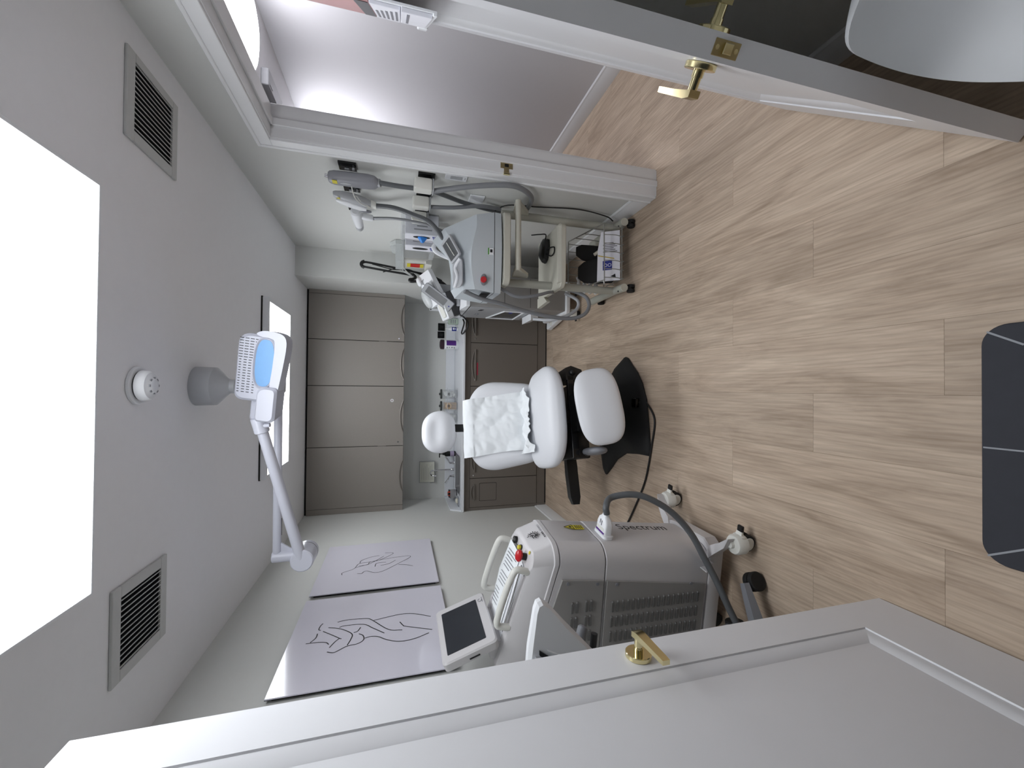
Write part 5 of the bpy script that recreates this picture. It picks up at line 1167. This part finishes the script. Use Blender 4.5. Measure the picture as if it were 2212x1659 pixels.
# devices on the tower
t = thing('printer_unit', 'white boxy unit with a dark side lying tilted on the tower machine', 'device', (.72, 3.42, 1.1))
Fp = frame((.625, 3.575, 1.098), (.80, -.06, .34), (.05, .92, .16))
part('case', B(Fp).box(0, 0, 0, .22, .20, .058, bev=.006), M_white, t)
part('dark_base', B(Fp).box(.004, -.001, -.060, .222, .195, -.001, bev=.004), M_seam, t)
part('grey_front', B(Fp).box(-.004, .004, -.058, .004, .19, -.001, bev=.003), M_lgrey, t)
part('port', B(Fp).box(.168, -.0015, .020, .196, .002, .042), M_ink, t)
part('tray_lip', B(Fp).prism(rrect(.02, .02, .15, .12, .03), .058, .070, bev=.004), M_cream, t)
t = thing('handset_display', 'grey handheld display leaning upright on the white unit', 'device', (.68, 3.38, 1.25))
Fh = frame((.694, 3.555, 1.128), (.52, -.22, -.36), (.42, .16, .86))
ho = part('case', B(Fh).prism(rrect(-.047, .0, .047, .295, .014), -.022, .006, bev=.004), M_grey, t)
part('face', B(Fh).prism(rrect(-.043, .004, .043, .291, .012), .006, .0075), M_lgrey, t)
part('screen', B(Fh).prism(rrect(-.028, .065, .031, .262, .003), .0072, .0088), M_screen2, t)
part('power_dot', B(Fh).cyl((-.005, .026, .0075), (-.005, .026, .0088), .006, n=14), M_navy, t)
t = thing('console_tray', 'white tilted console with a grey inset and chrome clip on the tower machine', 'device', (.86, 3.45, 1.2))
Fc = frame((.770, 3.575, 1.188), (.88, .05, .42), (-.14, .80, .42))
part('plate', B(Fc).loft([[(p[0], p[1], z) for p in ((0, 0), (.29, .02), (.30, .17), (.12, .24), (0, .20))] for z in (-.03, .012)]), M_white, t)
part('inset', B(Fc).prism([(.045, .03), (.20, .035), (.20, .12), (.13, .15)], .0115, .0135), M_lgrey, t)
part('clear_dome', B(Fc).pad((.09, .20, .02), (.085, .045, .030), 2.4, 2.2, 28, 12), M_tint, t)
part('clip', B(Fc).tube([(.20, .14, .014), (.215, .16, .028), (.235, .155, .030), (.25, .13, .014)], .004, n=8), M_chrome, t)
part('stand', B().box(.85, 3.70, 1.086, .93, 3.76, 1.235, bev=.006), M_lgrey, t)
part('white_probe', B(Fc).pad((.25, .185, .025), (.040, .026, .020), 3, 2.5, 22, 10), M_white, t)
solid('looped_lead', B().tube([(.640, 3.575, 1.052), (.618, 3.555, 1.02), (.588, 3.62, .975), (.565, 3.78, .952), (.548, 4.08, .946), (.57, 4.20, .944), (.61, 4.05, .950), (.625, 3.88, .968), (.640, 3.80, .99)], .0075, n=10), M_bcable, 'black lead looping from the white unit towards the worktop', 'cable', (.58, 3.8, .96))

# ------------------------------------------------------------------ foreground: mat, shell chair, leaflet holder
MX0, MX1, MY1 = -.462, .186, .752
t = thing('floor_mat', 'charcoal rounded mat with pale guide lines on the floor by the entrance', 'mat', ((MX0 + MX1) / 2, .52, 0))
part('pad', B().prism(rrect(MX0, .20, MX1, MY1, .055, 8), .0005, .009, bev=.003), M_mat, t)
xm = -.150
part('centre_line', B().box(xm - .0022, .21, .0089, xm + .0022, MY1 - .004, .0096), M_matline, t)
for x, s in ((MX0, 1), (MX1, -1)):
    b = B(); stroke(b, [(x + s * .018, MY1 - .012, .0091), (x + s * .060, MY1 - .082, .0091)], .005, (0, 0, 1)); part('corner_line', b, M_matline, t)

t = thing('shell_chair', 'white moulded shell chair in the shadow behind the right door', 'chair', (.738, .302, 0), math.radians(-35))
RC = t.matrix_basis.copy()
prof = [(-.235, .425, .185), (-.215, .443, .205), (-.12, .447, .225), (0, .438, .232), (.10, .440, .234), (.165, .462, .234), (.205, .507, .234), (.228, .569, .233), (.245, .639, .228), (.256, .690, .218), (.260, .716, .192), (.2615, .724, .13)]
rowsA = []; rowsB = []
pp_ = spline([(y, z, hw_) for y, z, hw_ in prof], 4)
for k, p in enumerate(pp_):
    t_ = (pp_[min(k + 1, len(pp_) - 1)] - pp_[max(k - 1, 0)]); ny, nz = -t_.y, t_.x; l_ = math.hypot(ny, nz); ny /= l_; nz /= l_
    A_ = []; B_ = []
    for i in range(25):
        u = -1 + 2 * i / 24; x = p.z * math.copysign(abs(u) ** .92, u); curl = .035 * abs(u) ** 3.2
        y = p.x + ny * curl; z = p.y + nz * curl
        A_.append((x, y, z)); B_.append((x * .985, y - ny * .012, z - nz * .012))
    rowsA.append(A_); rowsB.append(B_)
b = B(RC); b.loft([ra + list(reversed(rb)) for ra, rb in zip(rowsA, rowsB)])
part('shell', b, M_white, t, ang=50)
for x, y in ((-.16, -.17), (.16, -.17), (-.17, .19), (.17, .19)): part('leg', B(RC).tube([(x * .7, y * .6, .425), (x * 1.25, y * 1.22, .001)], [.016, .012], n=12, smooth=False), M_lgrey, t)
part('leg_brace', B(RC).tube([(-.14, -.13, .25), (.14, .15, .25)], .006, smooth=False).tube([(.14, -.13, .25), (-.14, .15, .25)], .006, smooth=False), M_lgrey, t)

t = thing('leaflet_holder', 'white leaflet board with grey text rows and a pink picture on the right door', 'leaflets', LATCH + RA * .5 - RN * .013 + V((0, 0, 1.60)))
Fr = frame(LATCH + RA * .80 - RN * .0128 + V((0, 0, 1.494)), -RA, (0, 0, 1))      # x towards the latch, z away from the door
part('board', B(Fr).box(0, .012, 0, .58, .46, .005, bev=.001), M_white, t)
part('lip', B(Fr).box(0, 0, 0, .09, .030, .012, bev=.003).box(.09, .004, 0, .58, .014, .010, bev=.002), M_white, t)
part('lower_leaflet', B(Fr).box(.20, .014, .005, .57, .078, .014, bev=.001), M_box, t)
part('text_leaflet', B(Fr).box(.14, .080, .005, .56, .142, .012, bev=.001), M_box, t)
part('picture_leaflet', B(Fr).box(.12, .145, .005, .54, .40, .010, bev=.001), M_pink, t, label='leaflet with a pink picture')
part('picture_band', B(Fr).box(.12, .1455, .0100, .54, .175, .0106), M_black, t)
b = B(Fr)
for i in range(5): b.box(.20, .086 + .011 * i, .0120, .50 - .02 * i, .091 + .011 * i, .0126)
b.box(.24, .060, .0140, .54, .066, .0146)
part('print', b, M_inkg, t, kind='stuff')
